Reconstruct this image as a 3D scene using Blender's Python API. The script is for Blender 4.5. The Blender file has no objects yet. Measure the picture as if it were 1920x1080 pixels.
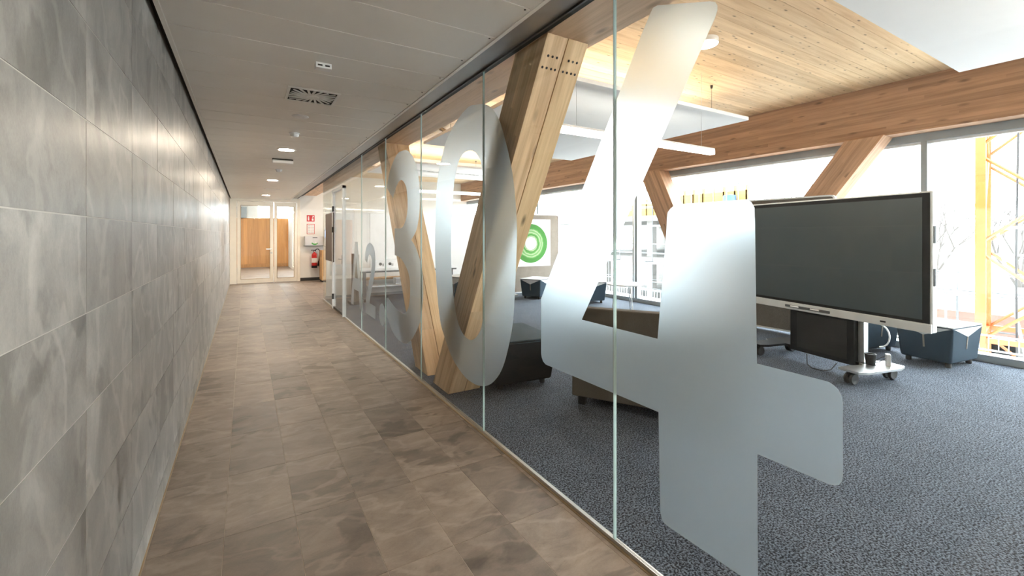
import bpy, math, random
from mathutils import Vector, Matrix, geometry
random.seed(7)
R = math.radians
S = bpy.context.scene
COL = S.collection

# ------------------------------------------------------------------ camera
cam_d = bpy.data.cameras.new('camera')
cam_d.sensor_width = 36.0
cam_d.lens = 828.0 * 36.0 / 1920.0
cam_d.shift_y = -100.0 / 1920.0
cam_d.clip_start = 0.02
cam_d.clip_end = 500
cam = bpy.data.objects.new('camera', cam_d)
COL.objects.link(cam)
cam.location = (0, 0, 1.5)
cam.rotation_euler = (R(90), 0, -math.atan(500.0 / 828.0))
S.camera = cam

# ------------------------------------------------------------------ world, exposure
SKY = 4.0
w = bpy.data.worlds.new('overcast_sky')
S.world = w
w.use_nodes = True
bg = w.node_tree.nodes['Background']
bg.inputs['Color'].default_value = (0.90, 0.96, 1.0, 1)
bg.inputs['Strength'].default_value = SKY
S.view_settings.view_transform = 'Standard'
S.view_settings.look = 'None'
S.view_settings.gamma = 1.0
S.view_settings.exposure = 2.32
S.view_settings.use_curve_mapping = False
cy = S.cycles
cy.use_adaptive_sampling = True
cy.adaptive_threshold = 0.03
cy.max_bounces = 10
cy.diffuse_bounces = 5
cy.glossy_bounces = 5
cy.transmission_bounces = 8
cy.transparent_max_bounces = 24
cy.sample_clamp_indirect = 6.0
cy.caustics_reflective = False
cy.caustics_refractive = False
try:
    cy.use_denoising = True
    cy.denoiser = 'OPENIMAGEDENOISE'
except Exception:
    pass

# ------------------------------------------------------------------ lamp strengths
DOWNLIGHT = 95.0
PENDANT = 6.0
ADDED_UPLIGHT = 6.0  # added strips on top of the rafts

# ================================================================== materials
def newmat(name):
    m = bpy.data.materials.new(name)
    m.use_nodes = True
    nt = m.node_tree
    b = nt.nodes['Principled BSDF']
    return m, nt, b

def N(nt, t, **kw):
    n = nt.nodes.new(t)
    for k, v in kw.items():
        if k.startswith('i_'):
            n.inputs[k[2:]].default_value = v
        else:
            setattr(n, k, v)
    return n

def ramp(nt, stops, interp='LINEAR'):
    r = nt.nodes.new('ShaderNodeValToRGB')
    r.color_ramp.interpolation = interp
    el = r.color_ramp.elements
    while len(el) < len(stops):
        el.new(0.5)
    for e, (p, c) in zip(el, stops):
        e.position = p
        e.color = (c[0], c[1], c[2], 1) if len(c) == 3 else c
    return r

def plain(name, col, rough=0.5, metal=0.0, emit=0.0, spec=0.5, ecol=None, var=0.06, vscale=6.0):
    """a painted / moulded / metal surface with a little procedural variation"""
    m, nt, b = newmat(name)
    L = nt.links.new
    tc = N(nt, 'ShaderNodeTexCoord')
    no = N(nt, 'ShaderNodeTexNoise'); no.inputs['Scale'].default_value = vscale; no.inputs['Detail'].default_value = 4
    L(tc.outputs['Object'], no.inputs['Vector'])
    lo = [max(0, c * (1 - var)) for c in col]; hi = [min(1, c * (1 + var)) for c in col]
    rp = ramp(nt, [(0.3, lo), (0.7, hi)])
    L(no.outputs['Fac'], rp.inputs['Fac'])
    L(rp.outputs['Color'], b.inputs['Base Color'])
    b.inputs['Roughness'].default_value = rough
    b.inputs['Metallic'].default_value = metal
    b.inputs['Specular IOR Level'].default_value = spec
    if emit > 0:
        b.inputs['Emission Color'].default_value = (*(ecol or col), 1)
        b.inputs['Emission Strength'].default_value = emit
    return m

def slate(name, dark, mid, light, rough=0.42, scale=1.0, patch=0.55, stretch=(1, 1, 1)):
    """large format slate look tile; every tile takes its own piece of the pattern"""
    m, nt, b = newmat(name)
    L = nt.links.new
    tc = N(nt, 'ShaderNodeTexCoord'); oi = N(nt, 'ShaderNodeObjectInfo')
    cmb = N(nt, 'ShaderNodeCombineXYZ')
    mu = N(nt, 'ShaderNodeMath', operation='MULTIPLY'); mu.inputs[1].default_value = 97.0
    L(oi.outputs['Random'], mu.inputs[0])
    for k in 'XYZ':
        L(mu.outputs[0], cmb.inputs[k])
    add = N(nt, 'ShaderNodeVectorMath', operation='ADD')
    L(tc.outputs['Object'], add.inputs[0]); L(cmb.outputs[0], add.inputs[1])
    vm = N(nt, 'ShaderNodeVectorMath', operation='MULTIPLY'); vm.inputs[1].default_value = stretch
    L(add.outputs[0], vm.inputs[0])
    v = vm.outputs[0]
    big = N(nt, 'ShaderNodeTexNoise'); big.inputs['Scale'].default_value = 2.6 * scale; big.inputs['Detail'].default_value = 6; big.inputs['Distortion'].default_value = .7
    mid_n = N(nt, 'ShaderNodeTexNoise'); mid_n.inputs['Scale'].default_value = 5.5 * scale; mid_n.inputs['Detail'].default_value = 10; mid_n.inputs['Roughness'].default_value = 0.66; mid_n.inputs['Distortion'].default_value = .45
    fine = N(nt, 'ShaderNodeTexNoise'); fine.inputs['Scale'].default_value = 150; fine.inputs['Detail'].default_value = 4; fine.inputs['Roughness'].default_value = .75
    wv = N(nt, 'ShaderNodeTexWave'); wv.inputs['Scale'].default_value = 1.7 * scale; wv.inputs['Distortion'].default_value = 9; wv.inputs['Detail'].default_value = 4; wv.inputs['Detail Scale'].default_value = 2.0
    wv.bands_direction = 'DIAGONAL'
    for n in (big, mid_n, fine, wv):
        L(v, n.inputs['Vector'])
    # base colour
    r1 = ramp(nt, [(0.25, dark), (0.5, mid), (0.78, light)])
    s1 = N(nt, 'ShaderNodeMath', operation='ADD'); s2 = N(nt, 'ShaderNodeMath', operation='MULTIPLY_ADD')
    s2.inputs[1].default_value = 0.22; s2.inputs[2].default_value = -0.11
    L(fine.outputs['Fac'], s2.inputs[0]); L(mid_n.outputs['Fac'], s1.inputs[0]); L(s2.outputs[0], s1.inputs[1])
    L(s1.outputs[0], r1.inputs['Fac'])
    # sharp edged slate patches
    r2 = ramp(nt, [(patch - .01, (0, 0, 0)), (patch + .03, (1, 1, 1))])
    L(big.outputs['Fac'], r2.inputs['Fac'])
    mx = N(nt, 'ShaderNodeMix', data_type='RGBA'); mx.blend_type = 'MULTIPLY'
    mx.inputs['B'].default_value = (0.66, 0.655, 0.65, 1)
    L(r2.outputs['Color'], mx.inputs['Factor']); L(r1.outputs['Color'], mx.inputs['A'])
    # pale streaks
    r3 = ramp(nt, [(0.9, (0, 0, 0)), (1.0, (.22, .22, .22))])
    L(wv.outputs['Fac'], r3.inputs['Fac'])
    mx2 = N(nt, 'ShaderNodeMix', data_type='RGBA'); mx2.inputs['B'].default_value = (*[min(1, c * 1.35) for c in light], 1)
    L(r3.outputs['Color'], mx2.inputs['Factor']); L(mx.outputs['Result'], mx2.inputs['A'])
    # tile to tile tone
    mr = N(nt, 'ShaderNodeMapRange'); mr.inputs['To Min'].default_value = .82; mr.inputs['To Max'].default_value = 1.16
    L(oi.outputs['Random'], mr.inputs['Value'])
    mx3 = N(nt, 'ShaderNodeVectorMath', operation='SCALE')
    L(mx2.outputs['Result'], mx3.inputs[0]); L(mr.outputs['Result'], mx3.inputs['Scale'])
    L(mx3.outputs[0], b.inputs['Base Color'])
    rr = N(nt, 'ShaderNodeMapRange'); rr.inputs['To Min'].default_value = rough - .1; rr.inputs['To Max'].default_value = rough + .14
    L(mid_n.outputs['Fac'], rr.inputs['Value']); L(rr.outputs['Result'], b.inputs['Roughness'])
    bp = N(nt, 'ShaderNodeBump'); bp.inputs['Strength'].default_value = .25; bp.inputs['Distance'].default_value = .004
    L(s1.outputs[0], bp.inputs['Height']); L(bp.outputs['Normal'], b.inputs['Normal'])
    return m

def wood(name, light, dark, grain='X', lam_axis=None, lam=0.04, lamvar=.14, rough=.55, knots=0.5, objvar=.10, kscale=1.0):
    """softwood; grain runs along one object axis, optional glued lamellae across another"""
    m, nt, b = newmat(name)
    L = nt.links.new
    tc = N(nt, 'ShaderNodeTexCoord'); oi = N(nt, 'ShaderNodeObjectInfo')
    sep = N(nt, 'ShaderNodeSeparateXYZ'); L(tc.outputs['Object'], sep.inputs[0])
    rnd = N(nt, 'ShaderNodeMath', operation='MULTIPLY'); rnd.inputs[1].default_value = 53.0; L(oi.outputs['Random'], rnd.inputs[0])
    off = rnd.outputs[0]
    tone = None
    if lam_axis:
        dv = N(nt, 'ShaderNodeMath', operation='DIVIDE'); dv.inputs[1].default_value = lam; L(sep.outputs[lam_axis], dv.inputs[0])
        fl = N(nt, 'ShaderNodeMath', operation='FLOOR'); L(dv.outputs[0], fl.inputs[0])
        # finger jointed boards: shift along the grain, per lamella
        a1 = N(nt, 'ShaderNodeMath', operation='MULTIPLY_ADD'); a1.inputs[1].default_value = 7.31; L(fl.outputs[0], a1.inputs[0]); L(off, a1.inputs[2])
        g0 = N(nt, 'ShaderNodeMath', operation='MULTIPLY_ADD'); g0.inputs[1].default_value = .45; L(sep.outputs[grain], g0.inputs[0]); L(a1.outputs[0], g0.inputs[2])
        f2 = N(nt, 'ShaderNodeMath', operation='FLOOR'); L(g0.outputs[0], f2.inputs[0])
        cv = N(nt, 'ShaderNodeCombineXYZ'); L(fl.outputs[0], cv.inputs[0]); L(f2.outputs[0], cv.inputs[1]); L(off, cv.inputs[2])
        wn = N(nt, 'ShaderNodeTexWhiteNoise'); wn.noise_dimensions = '3D'; L(cv.outputs[0], wn.inputs['Vector'])
        tone = wn.outputs['Value']
        lin = N(nt, 'ShaderNodeMath', operation='MULTIPLY_ADD'); lin.inputs[1].default_value = 3.7; L(wn.outputs['Value'], lin.inputs[0]); L(off, lin.inputs[2])
        off = lin.outputs[0]
    sc = {a: 11.0 for a in 'XYZ'}; sc[grain] = 0.55
    cm = N(nt, 'ShaderNodeCombineXYZ')
    for a in 'XYZ':
        q = N(nt, 'ShaderNodeMath', operation='MULTIPLY_ADD'); q.inputs[1].default_value = sc[a]
        L(sep.outputs[a], q.inputs[0]); L(off, q.inputs[2]); L(q.outputs[0], cm.inputs[a])
    n1 = N(nt, 'ShaderNodeTexNoise'); n1.inputs['Scale'].default_value = 1.6; n1.inputs['Detail'].default_value = 6; n1.inputs['Distortion'].default_value = .5
    n2 = N(nt, 'ShaderNodeTexNoise'); n2.inputs['Scale'].default_value = 9.0; n2.inputs['Detail'].default_value = 3
    L(cm.outputs[0], n1.inputs['Vector']); L(cm.outputs[0], n2.inputs['Vector'])
    ad = N(nt, 'ShaderNodeMath', operation='MULTIPLY_ADD'); ad.inputs[1].default_value = .35
    L(n2.outputs['Fac'], ad.inputs[0]); L(n1.outputs['Fac'], ad.inputs[2])
    rp = ramp(nt, [(0.45, dark), (0.62, [(a + c) / 2 for a, c in zip(light, dark)]), (0.82, light)])
    L(ad.outputs[0], rp.inputs['Fac'])
    # knots
    ks = {a: 5.2 * kscale for a in 'XYZ'}; ks[grain] = 1.9 * kscale
    ck = N(nt, 'ShaderNodeCombineXYZ')
    for a in 'XYZ':
        q = N(nt, 'ShaderNodeMath', operation='MULTIPLY_ADD'); q.inputs[1].default_value = ks[a]
        L(sep.outputs[a], q.inputs[0]); L(off, q.inputs[2]); L(q.outputs[0], ck.inputs[a])
    vo = N(nt, 'ShaderNodeTexVoronoi'); vo.inputs['Scale'].default_value = 1.3; L(ck.outputs[0], vo.inputs['Vector'])
    rk = ramp(nt, [(0.05, (1, 1, 1)), (0.12, (.5, .5, .5)), (0.19, (0, 0, 0))])
    L(vo.outputs['Distance'], rk.inputs['Fac'])
    kf = N(nt, 'ShaderNodeMath', operation='MULTIPLY'); kf.inputs[1].default_value = knots; L(rk.outputs['Color'], kf.inputs[0])
    mk = N(nt, 'ShaderNodeMix', data_type='RGBA'); mk.inputs['B'].default_value = (*[c * .28 for c in dark], 1)
    L(kf.outputs[0], mk.inputs['Factor']); L(rp.outputs['Color'], mk.inputs['A'])
    out = mk.outputs['Result']
    if tone is not None:
        mr = N(nt, 'ShaderNodeMapRange'); mr.inputs['To Min'].default_value = 1 - lamvar; mr.inputs['To Max'].default_value = 1 + lamvar
        L(tone, mr.inputs['Value'])
        sv = N(nt, 'ShaderNodeVectorMath', operation='SCALE'); L(out, sv.inputs[0]); L(mr.outputs['Result'], sv.inputs['Scale']); out = sv.outputs[0]
    mr2 = N(nt, 'ShaderNodeMapRange'); mr2.inputs['To Min'].default_value = 1 - objvar; mr2.inputs['To Max'].default_value = 1 + objvar
    L(oi.outputs['Random'], mr2.inputs['Value'])
    sv2 = N(nt, 'ShaderNodeVectorMath', operation='SCALE'); L(out, sv2.inputs[0]); L(mr2.outputs['Result'], sv2.inputs['Scale'])
    L(sv2.outputs[0], b.inputs['Base Color'])
    b.inputs['Roughness'].default_value = rough
    bp = N(nt, 'ShaderNodeBump'); bp.inputs['Strength'].default_value = .12; bp.inputs['Distance'].default_value = .002
    L(ad.outputs[0], bp.inputs['Height']); L(bp.outputs['Normal'], b.inputs['Normal'])
    return m

def fabric(name, c1, c2, scale=260, rough=.95, bump=.4, lo=.42, hi=.82, cloud=.25):
    m, nt, b = newmat(name)
    L = nt.links.new
    tc = N(nt, 'ShaderNodeTexCoord')
    n1 = N(nt, 'ShaderNodeTexNoise'); n1.inputs['Scale'].default_value = scale; n1.inputs['Detail'].default_value = 2
    n2 = N(nt, 'ShaderNodeTexNoise'); n2.inputs['Scale'].default_value = 5; n2.inputs['Detail'].default_value = 3
    L(tc.outputs['Object'], n1.inputs['Vector']); L(tc.outputs['Object'], n2.inputs['Vector'])
    s = N(nt, 'ShaderNodeMath', operation='MULTIPLY_ADD'); s.inputs[1].default_value = cloud
    L(n2.outputs['Fac'], s.inputs[0]); L(n1.outputs['Fac'], s.inputs[2])
    rp = ramp(nt, [(lo, c1), (hi, c2)])
    L(s.outputs[0], rp.inputs['Fac']); L(rp.outputs['Color'], b.inputs['Base Color'])
    b.inputs['Roughness'].default_value = rough
    b.inputs['Specular IOR Level'].default_value = .15
    bp = N(nt, 'ShaderNodeBump'); bp.inputs['Strength'].default_value = bump; bp.inputs['Distance'].default_value = .003
    L(n1.outputs['Fac'], bp.inputs['Height']); L(bp.outputs['Normal'], b.inputs['Normal'])
    return m

def clear_glass(name, tint=(0.95, 0.985, 0.97), ior=1.45, refl=1.0):
    m, nt, b = newmat(name)
    L = nt.links.new
    nt.nodes.remove(b)
    o = nt.nodes['Material Output']
    tr = N(nt, 'ShaderNodeBsdfTransparent'); tr.inputs['Color'].default_value = (*tint, 1)
    gl = N(nt, 'ShaderNodeBsdfGlossy'); gl.inputs['Roughness'].default_value = 0.0
    lw = N(nt, 'ShaderNodeLayerWeight'); lw.inputs['Blend'].default_value = .5
    pw = N(nt, 'ShaderNodeMath', operation='POWER'); pw.inputs[1].default_value = 5.0; L(lw.outputs['Facing'], pw.inputs[0])
    f0 = ((ior - 1) / (ior + 1)) ** 2
    f2 = N(nt, 'ShaderNodeMath', operation='MULTIPLY_ADD'); f2.inputs[1].default_value = (1 - f0) * refl; f2.inputs[2].default_value = f0 * refl; L(pw.outputs[0], f2.inputs[0])
    mx = N(nt, 'ShaderNodeMixShader')
    L(f2.outputs[0], mx.inputs[0]); L(tr.outputs[0], mx.inputs[1]); L(gl.outputs[0], mx.inputs[2])
    L(mx.outputs[0], o.inputs['Surface'])
    return m

def frosted(name):
    """etched-glass film: diffuses what is behind it and a little of what is in front"""
    m, nt, b = newmat(name)
    L = nt.links.new
    nt.nodes.remove(b)
    o = nt.nodes['Material Output']
    rf = N(nt, 'ShaderNodeBsdfRefraction'); rf.inputs['Roughness'].default_value = .42; rf.inputs['IOR'].default_value = 1.35
    rf.inputs['Color'].default_value = (.90, .96, 1, 1)
    tl = N(nt, 'ShaderNodeBsdfTranslucent'); tl.inputs['Color'].default_value = (.9, .94, .96, 1)
    df = N(nt, 'ShaderNodeBsdfDiffuse'); df.inputs['Color'].default_value = (.78, .82, .84, 1)
    m1 = N(nt, 'ShaderNodeMixShader'); m1.inputs[0].default_value = .11
    m2 = N(nt, 'ShaderNodeMixShader'); m2.inputs[0].default_value = .09
    L(rf.outputs[0], m1.inputs[1]); L(tl.outputs[0], m1.inputs[2])
    L(m1.outputs[0], m2.inputs[1]); L(df.outputs[0], m2.inputs[2])
    L(m2.outputs[0], o.inputs['Surface'])
    return m

def joint_mat():
    m, nt, b = newmat('clear_glass_joint')
    L = nt.links.new
    nt.nodes.remove(b)
    tl = N(nt, 'ShaderNodeBsdfTranslucent'); tl.inputs['Color'].default_value = (.80, .93, .93, 1)
    df = N(nt, 'ShaderNodeBsdfDiffuse'); df.inputs['Color'].default_value = (.72, .86, .85, 1)
    m1 = N(nt, 'ShaderNodeMixShader'); L(tl.outputs[0], m1.inputs[1]); L(df.outputs[0], m1.inputs[2])
    L(m1.outputs[0], nt.nodes['Material Output'].inputs['Surface'])
    return m

M = {}
M['wall_tile'] = slate('slate_wall_tile', (.12, .115, .108), (.265, .255, .24), (.44, .42, .39), rough=.36, scale=.9, patch=.585, stretch=(1, 1, .75))
M['floor_tile'] = slate('slate_floor_tile', (.125, .098, .078), (.23, .18, .145), (.34, .275, .225), rough=.47, scale=1.0, patch=.59, stretch=(.7, 1.25, 1))
M['grout_wall'] = plain('pale_grout', (.58, .56, .52), .9)
M['grout_floor'] = plain('beige_grout', (.50, .42, .34), .9)
M['ceil_metal'] = plain('grey_metal_ceiling', (.87, .85, .81), .38, .03, var=.03, vscale=2)
M['ceil_joint'] = plain('pale_ceiling_joint', (.95, .94, .92), .6)
M['black'] = plain('black_recess', (.008, .008, .008), .7)
M['dark_metal'] = plain('dark_grey_metal', (.06, .06, .058), .45, .5)
M['mid_metal'] = plain('grey_metal_strip', (.33, .325, .315), .35, .6)
M['alu'] = plain('brushed_aluminium', (.62, .63, .63), .32, .9, var=.04, vscale=40)
M['silver'] = plain('satin_silver_plastic', (.68, .70, .70), .35, .35)
M['brass'] = plain('bronze_floor_profile', (.36, .27, .17), .4, .7)
M['white'] = plain('white_paint', (.80, .79, .76), .6, var=.02)
M['cream'] = plain('cream_lacquer', (.86, .80, .70), .42, var=.03)
M['white_gloss'] = plain('white_laminate', (.86, .86, .86), .3, var=.02)
M['raft'] = plain('white_acoustic_raft', (.92, .93, .94), .8, var=.01)
M['black_plastic'] = plain('black_plastic', (.010, .011, .013), .5, spec=.25)
M['rubber'] = plain('black_rubber', (.012, .012, .013), .65)
M['screen'] = plain('dark_display_glass', (.036, .055, .064), .33, 0, var=.05, vscale=1.0, spec=.8)
M['grey_frame'] = plain('grey_window_frame', (.30, .34, .36), .5, .1)
M['red'] = plain('red_enamel', (.55, .02, .02), .3)
M['red_sign'] = plain('red_sign', (.60, .03, .04), .5)
M['white_print'] = plain('white_print', (.78, .77, .76), .6)
M['grey_print'] = plain('grey_print', (.38, .38, .38), .6)
M['green_print'] = plain('green_print', (.05, .32, .05), .6)
M['box_grey'] = plain('light_grey_steel', (.62, .62, .64), .35, .3)
M['monitor_face'] = plain('monitor_blue_screen', (.05, .12, .30), .3, emit=.8, ecol=(.35, .5, .9))
M['brown_film'] = plain('brown_panel', (.115, .085, .068), .6, var=.08)
M['glass'] = clear_glass('clear_partition_glass', (.978, .988, .983), refl=.65)
M['window'] = clear_glass('window_glass', (.97, .985, .98))
M['joint'] = joint_mat()
M['film'] = frosted('frosted_film')
M['carpet'] = fabric('blue_grey_carpet', (.010, .013, .019), (.165, .195, .245), scale=105, bump=.8, lo=.43, hi=.66, cloud=.06)
M['fab_grey'] = fabric('grey_brown_felt', (.085, .076, .064), (.165, .15, .13), scale=220)
M['fab_pin'] = fabric('warm_grey_felt', (.17, .145, .12), (.29, .255, .215), scale=220)
M['fab_blue'] = fabric('dark_blue_upholstery', (.018, .032, .046), (.040, .064, .088), scale=300, bump=.25)
M['fab_light'] = fabric('light_grey_upholstery', (.36, .37, .37), (.56, .57, .57), scale=300, bump=.25)
M['fab_teal'] = fabric('dark_teal_upholstery', (.022, .036, .046), (.045, .066, .080), scale=300, rough=.8, bump=.2)
M['fab_black'] = fabric('black_upholstery', (.005, .007, .009), (.013, .017, .021), scale=300, rough=.7, bump=.2)
LW, DW = (.67, .46, .255), (.44, .265, .125)
M['col_wood'] = wood('spruce_column', (.80, .56, .33), (.54, .33, .165), 'Z', 'Y', .045, .12, knots=.8, kscale=1.0)
M['col_wood_face'] = wood('spruce_column_solid', (.88, .63, .36), (.64, .41, .20), 'Z', None, knots=.9, kscale=1.15)
M['beam_wood'] = wood('spruce_glulam_beam', (.80, .56, .37), (.56, .36, .21), 'Y', 'Z', .045, .14, knots=.6)
M['beam_red'] = wood('larch_glulam_beam', (.47, .285, .18), (.30, .172, .105), 'Y', 'Z', .045, .17, knots=.7)
M['fcol_wood'] = wood('larch_glulam_column', (.50, .31, .195), (.32, .19, .115), 'Z', 'Y', .045, .16, knots=.6)
M['plank'] = wood('knotty_ceiling_plank', (.83, .63, .40), (.62, .42, .23), 'X', None, knots=.95, objvar=.10, kscale=2.3)
M['slat'] = wood('orange_oak_slat', (.62, .30, .095), (.46, .20, .055), 'Z', None, knots=.15, objvar=.16)
M['locker'] = wood('oak_veneer', (.55, .33, .15), (.42, .235, .095), 'Z', None, knots=.1)
M['emit_warm'] = plain('downlight_diffuser', (1, .93, .80), .5, emit=DOWNLIGHT, ecol=(1.0, .85, .67))
M['emit_white'] = plain('pendant_diffuser', (1, 1, 1), .5, emit=PENDANT, ecol=(1, .93, .82))
M['emit_added_up'] = plain('added_uplight_diffuser', (1, 1, 1), .5, emit=ADDED_UPLIGHT, ecol=(1, .93, .82))  # glow of the added raft strips, not a pendant part
M['concrete'] = plain('pale_concrete', (.17, .165, .157), .9, var=.2, vscale=1.2)
M['ground'] = plain('site_gravel', (.66, .64, .61), .95, var=.12, vscale=.5)
M['yellow'] = plain('yellow_crane_paint', (.30, .066, .006), .45, var=.08)
M['yellow_form'] = plain('yellow_formwork', (.26, .15, .035), .7, var=.15, vscale=2)
M['galv'] = plain('galvanised_tube', (.10, .105, .11), .5, .2)
M['galv_light'] = plain('light_galvanised', (.62, .64, .66), .5, .3)
M['blue_barrel'] = plain('blue_plastic', (.02, .06, .22), .5)
M['bark'] = plain('grey_brown_bark', (.05, .042, .038), .9)
M['pink_board'] = plain('reddish_site_board', (.16, .09, .07), .8)

# ================================================================== mesh helpers
class MB:
    def __init__(s):
        s.v = []; s.f = []
    def add(s, vs, fs):
        b = len(s.v)
        s.v += [tuple(p) for p in vs]
        s.f += [tuple(b + i for i in f) for f in fs]
        return s
    def hexa(s, a, b):
        """a: 4 lower points (ccw from above), b: 4 upper points"""
        return s.add(list(a) + list(b), [(3, 2, 1, 0), (4, 5, 6, 7), (0, 1, 5, 4), (1, 2, 6, 5), (2, 3, 7, 6), (3, 0, 4, 7)])
    def box(s, x0, x1, y0, y1, z0, z1):
        return s.hexa([(x0, y0, z0), (x1, y0, z0), (x1, y1, z0), (x0, y1, z0)], [(x0, y0, z1), (x1, y0, z1), (x1, y1, z1), (x0, y1, z1)])
    def tube(s, p0, p1, r, n=8, r1=None):
        p0, p1 = Vector(p0), Vector(p1); r1 = r if r1 is None else r1
        d = (p1 - p0).normalized()
        u = d.orthogonal().normalized(); w_ = d.cross(u)
        vs = []
        for p, q in ((p0, r), (p1, r1)):
            for i in range(n):
                a = 2 * math.pi * i / n
                vs.append(p + (u * math.cos(a) + w_ * math.sin(a)) * q)
        fs = [(i, (i + 1) % n, n + (i + 1) % n, n + i) for i in range(n)]
        fs += [tuple(range(n - 1, -1, -1)), tuple(range(n, 2 * n))]
        return s.add(vs, fs)
    def path(s, pts, r, n=6):
        for a, b in zip(pts, pts[1:]):
            s.tube(a, b, r, n)
        return s
    def bar(s, p0, p1, wd, ht):
        """rectangular bar between two points"""
        p0, p1 = Vector(p0), Vector(p1); d = (p1 - p0).normalized()
        up = Vector((0, 0, 1)) if abs(d.z) < .95 else Vector((1, 0, 0))
        u = d.cross(up).normalized() * wd / 2; v = u.cross(d).normalized() * ht / 2
        return s.hexa([p0 - u - v, p0 + u - v, p1 + u - v, p1 - u - v], [p0 - u + v, p0 + u + v, p1 + u + v, p1 - u + v])
    def lathe(s, prof, c=(0, 0, 0), n=24, axis='Z', ring=False):
        vs = []; m = len(prof)
        for i in range(n):
            a = 2 * math.pi * i / n
            for r, h in prof:
                p = (r * math.cos(a), r * math.sin(a), h)
                if axis == 'Y': p = (p[0], p[2], p[1])
                if axis == 'X': p = (p[2], p[0], p[1])
                vs.append((p[0] + c[0], p[1] + c[1], p[2] + c[2]))
        fs = []
        for i in range(n):
            j = (i + 1) % n
            for k in range(m - 1):
                fs.append((i * m + k, j * m + k, j * m + k + 1, i * m + k + 1))
        if ring:
            for i in range(n):
                j = (i + 1) % n
                fs.append((i * m + m - 1, j * m + m - 1, j * m, i * m))
            return s.add(vs, fs)
        fs.append(tuple(i * m for i in range(n - 1, -1, -1)))
        fs.append(tuple(i * m + m - 1 for i in range(n)))
        return s.add(vs, fs)
    def extrude2d(s, outer, holes, to3, t):
        """flat outline with holes -> plate of thickness t; to3(a,b,c) maps to 3d"""
        polys = [[Vector((a, b, 0)) for a, b in outer]] + [[Vector((a, b, 0)) for a, b in h] for h in holes]
        tri = geometry.tessellate_polygon(polys)
        pts = [p for q in polys for p in q]; n = len(pts)
        vs = [to3(p.x, p.y, 0) for p in pts] + [to3(p.x, p.y, t) for p in pts]
        fs = [tuple(f) for f in tri] + [tuple(n + i for i in reversed(f)) for f in tri]
        b = 0
        for q in polys:
            k = len(q)
            for i in range(k):
                j = (i + 1) % k
                fs.append((b + i, b + j, n + b + j, n + b + i))
            b += k
        return s.add(vs, fs)
    def mesh(s, name, mat, smooth=False):
        me = bpy.data.meshes.new(name)
        me.from_pydata(s.v, [], s.f)
        me.materials.append(M[mat] if isinstance(mat, str) else mat)
        import bmesh
        bm = bmesh.new(); bm.from_mesh(me); bmesh.ops.recalc_face_normals(bm, faces=bm.faces); bm.to_mesh(me); bm.free()
        if smooth:
            for p in me.polygons: p.use_smooth = True
        me.update()
        return me
    def build(s, name, mat, parent=None, bevel=0.0, seg=2, smooth=False, loc=None, rot=None, **tags):
        o = bpy.data.objects.new(name, s.mesh(name, mat, smooth or bevel > 0))
        COL.objects.link(o)
        if parent is not None: o.parent = parent
        if loc is not None: o.location = loc
        if rot is not None: o.rotation_euler = rot
        if bevel > 0:
            md = o.modifiers.new('bevel', 'BEVEL'); md.width = bevel; md.segments = seg; md.limit_method = 'ANGLE'; md.angle_limit = R(35)
            md.harden_normals = True
        elif smooth:
            for p in o.data.polygons: p.use_smooth = True
            md = o.modifiers.new('es', 'EDGE_SPLIT'); md.split_angle = R(40)
        tag(o, **tags)
        return o

def tag(o, label=None, cat=None, group=None, kind=None):
    if label: o['label'] = label
    if cat: o['category'] = cat
    if group: o['group'] = group
    if kind: o['kind'] = kind
    return o

def empty(name, loc=(0, 0, 0), rz=0.0, **tags):
    o = bpy.data.objects.new(name, None)
    o.empty_display_size = .1
    COL.objects.link(o)
    o.location = loc; o.rotation_euler = (0, 0, rz)
    tag(o, **tags)
    return o

def inst(name, me, parent, loc, rot=None):
    o = bpy.data.objects.new(name, me)
    COL.objects.link(o); o.parent = parent; o.location = loc
    if rot is not None: o.rotation_euler = rot
    return o

def copy_tree(o, parent=None):
    c = o.copy(); COL.objects.link(c); c.parent = parent
    for ch in list(o.children):
        copy_tree(ch, c)
    return c

def box(name, mat, x0, x1, y0, y1, z0, z1, parent=None, bevel=0.0, **tags):
    """box mesh whose origin is its own centre, so that its object coordinates are its own"""
    c = ((x0 + x1) / 2, (y0 + y1) / 2, (z0 + z1) / 2)
    return MB().box(x0 - c[0], x1 - c[0], y0 - c[1], y1 - c[1], z0 - c[2], z1 - c[2]).build(name, mat, parent, bevel, loc=c, **tags)

def smooth_loop(pts, corners=(), sub=5):
    """closed Catmull-Rom through pts; indices in corners stay sharp"""
    n = len(pts); out = []
    for i in range(n):
        p0, p1, p2, p3 = pts[i - 1], pts[i], pts[(i + 1) % n], pts[(i + 2) % n]
        if i in corners: p0 = p1
        if (i + 1) % n in corners: p3 = p2
        if i in corners and (i + 1) % n in corners:
            out.append(p1); continue
        for k in range(sub):
            t = k / sub
            out.append(tuple(.5 * ((2 * b) + (-a + c) * t + (2 * a - 5 * b + 4 * c - d) * t * t + (-a + 3 * b - 3 * c + d) * t ** 3) for a, b, c, d in zip(p0, p1, p2, p3)))
    return out

# ================================================================== dimensions
XL, XG, XF = -0.40, 1.542, 7.5          # stone wall, glass partition, facade glazing
YB, YE = -5.0, 15.8                     # back of the place, end wall of the corridor
ZC, ZR = 2.60, 3.48                     # corridor ceiling, timber ceiling
YR = 11.1                               # far end of the room, near end of the lobby

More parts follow.
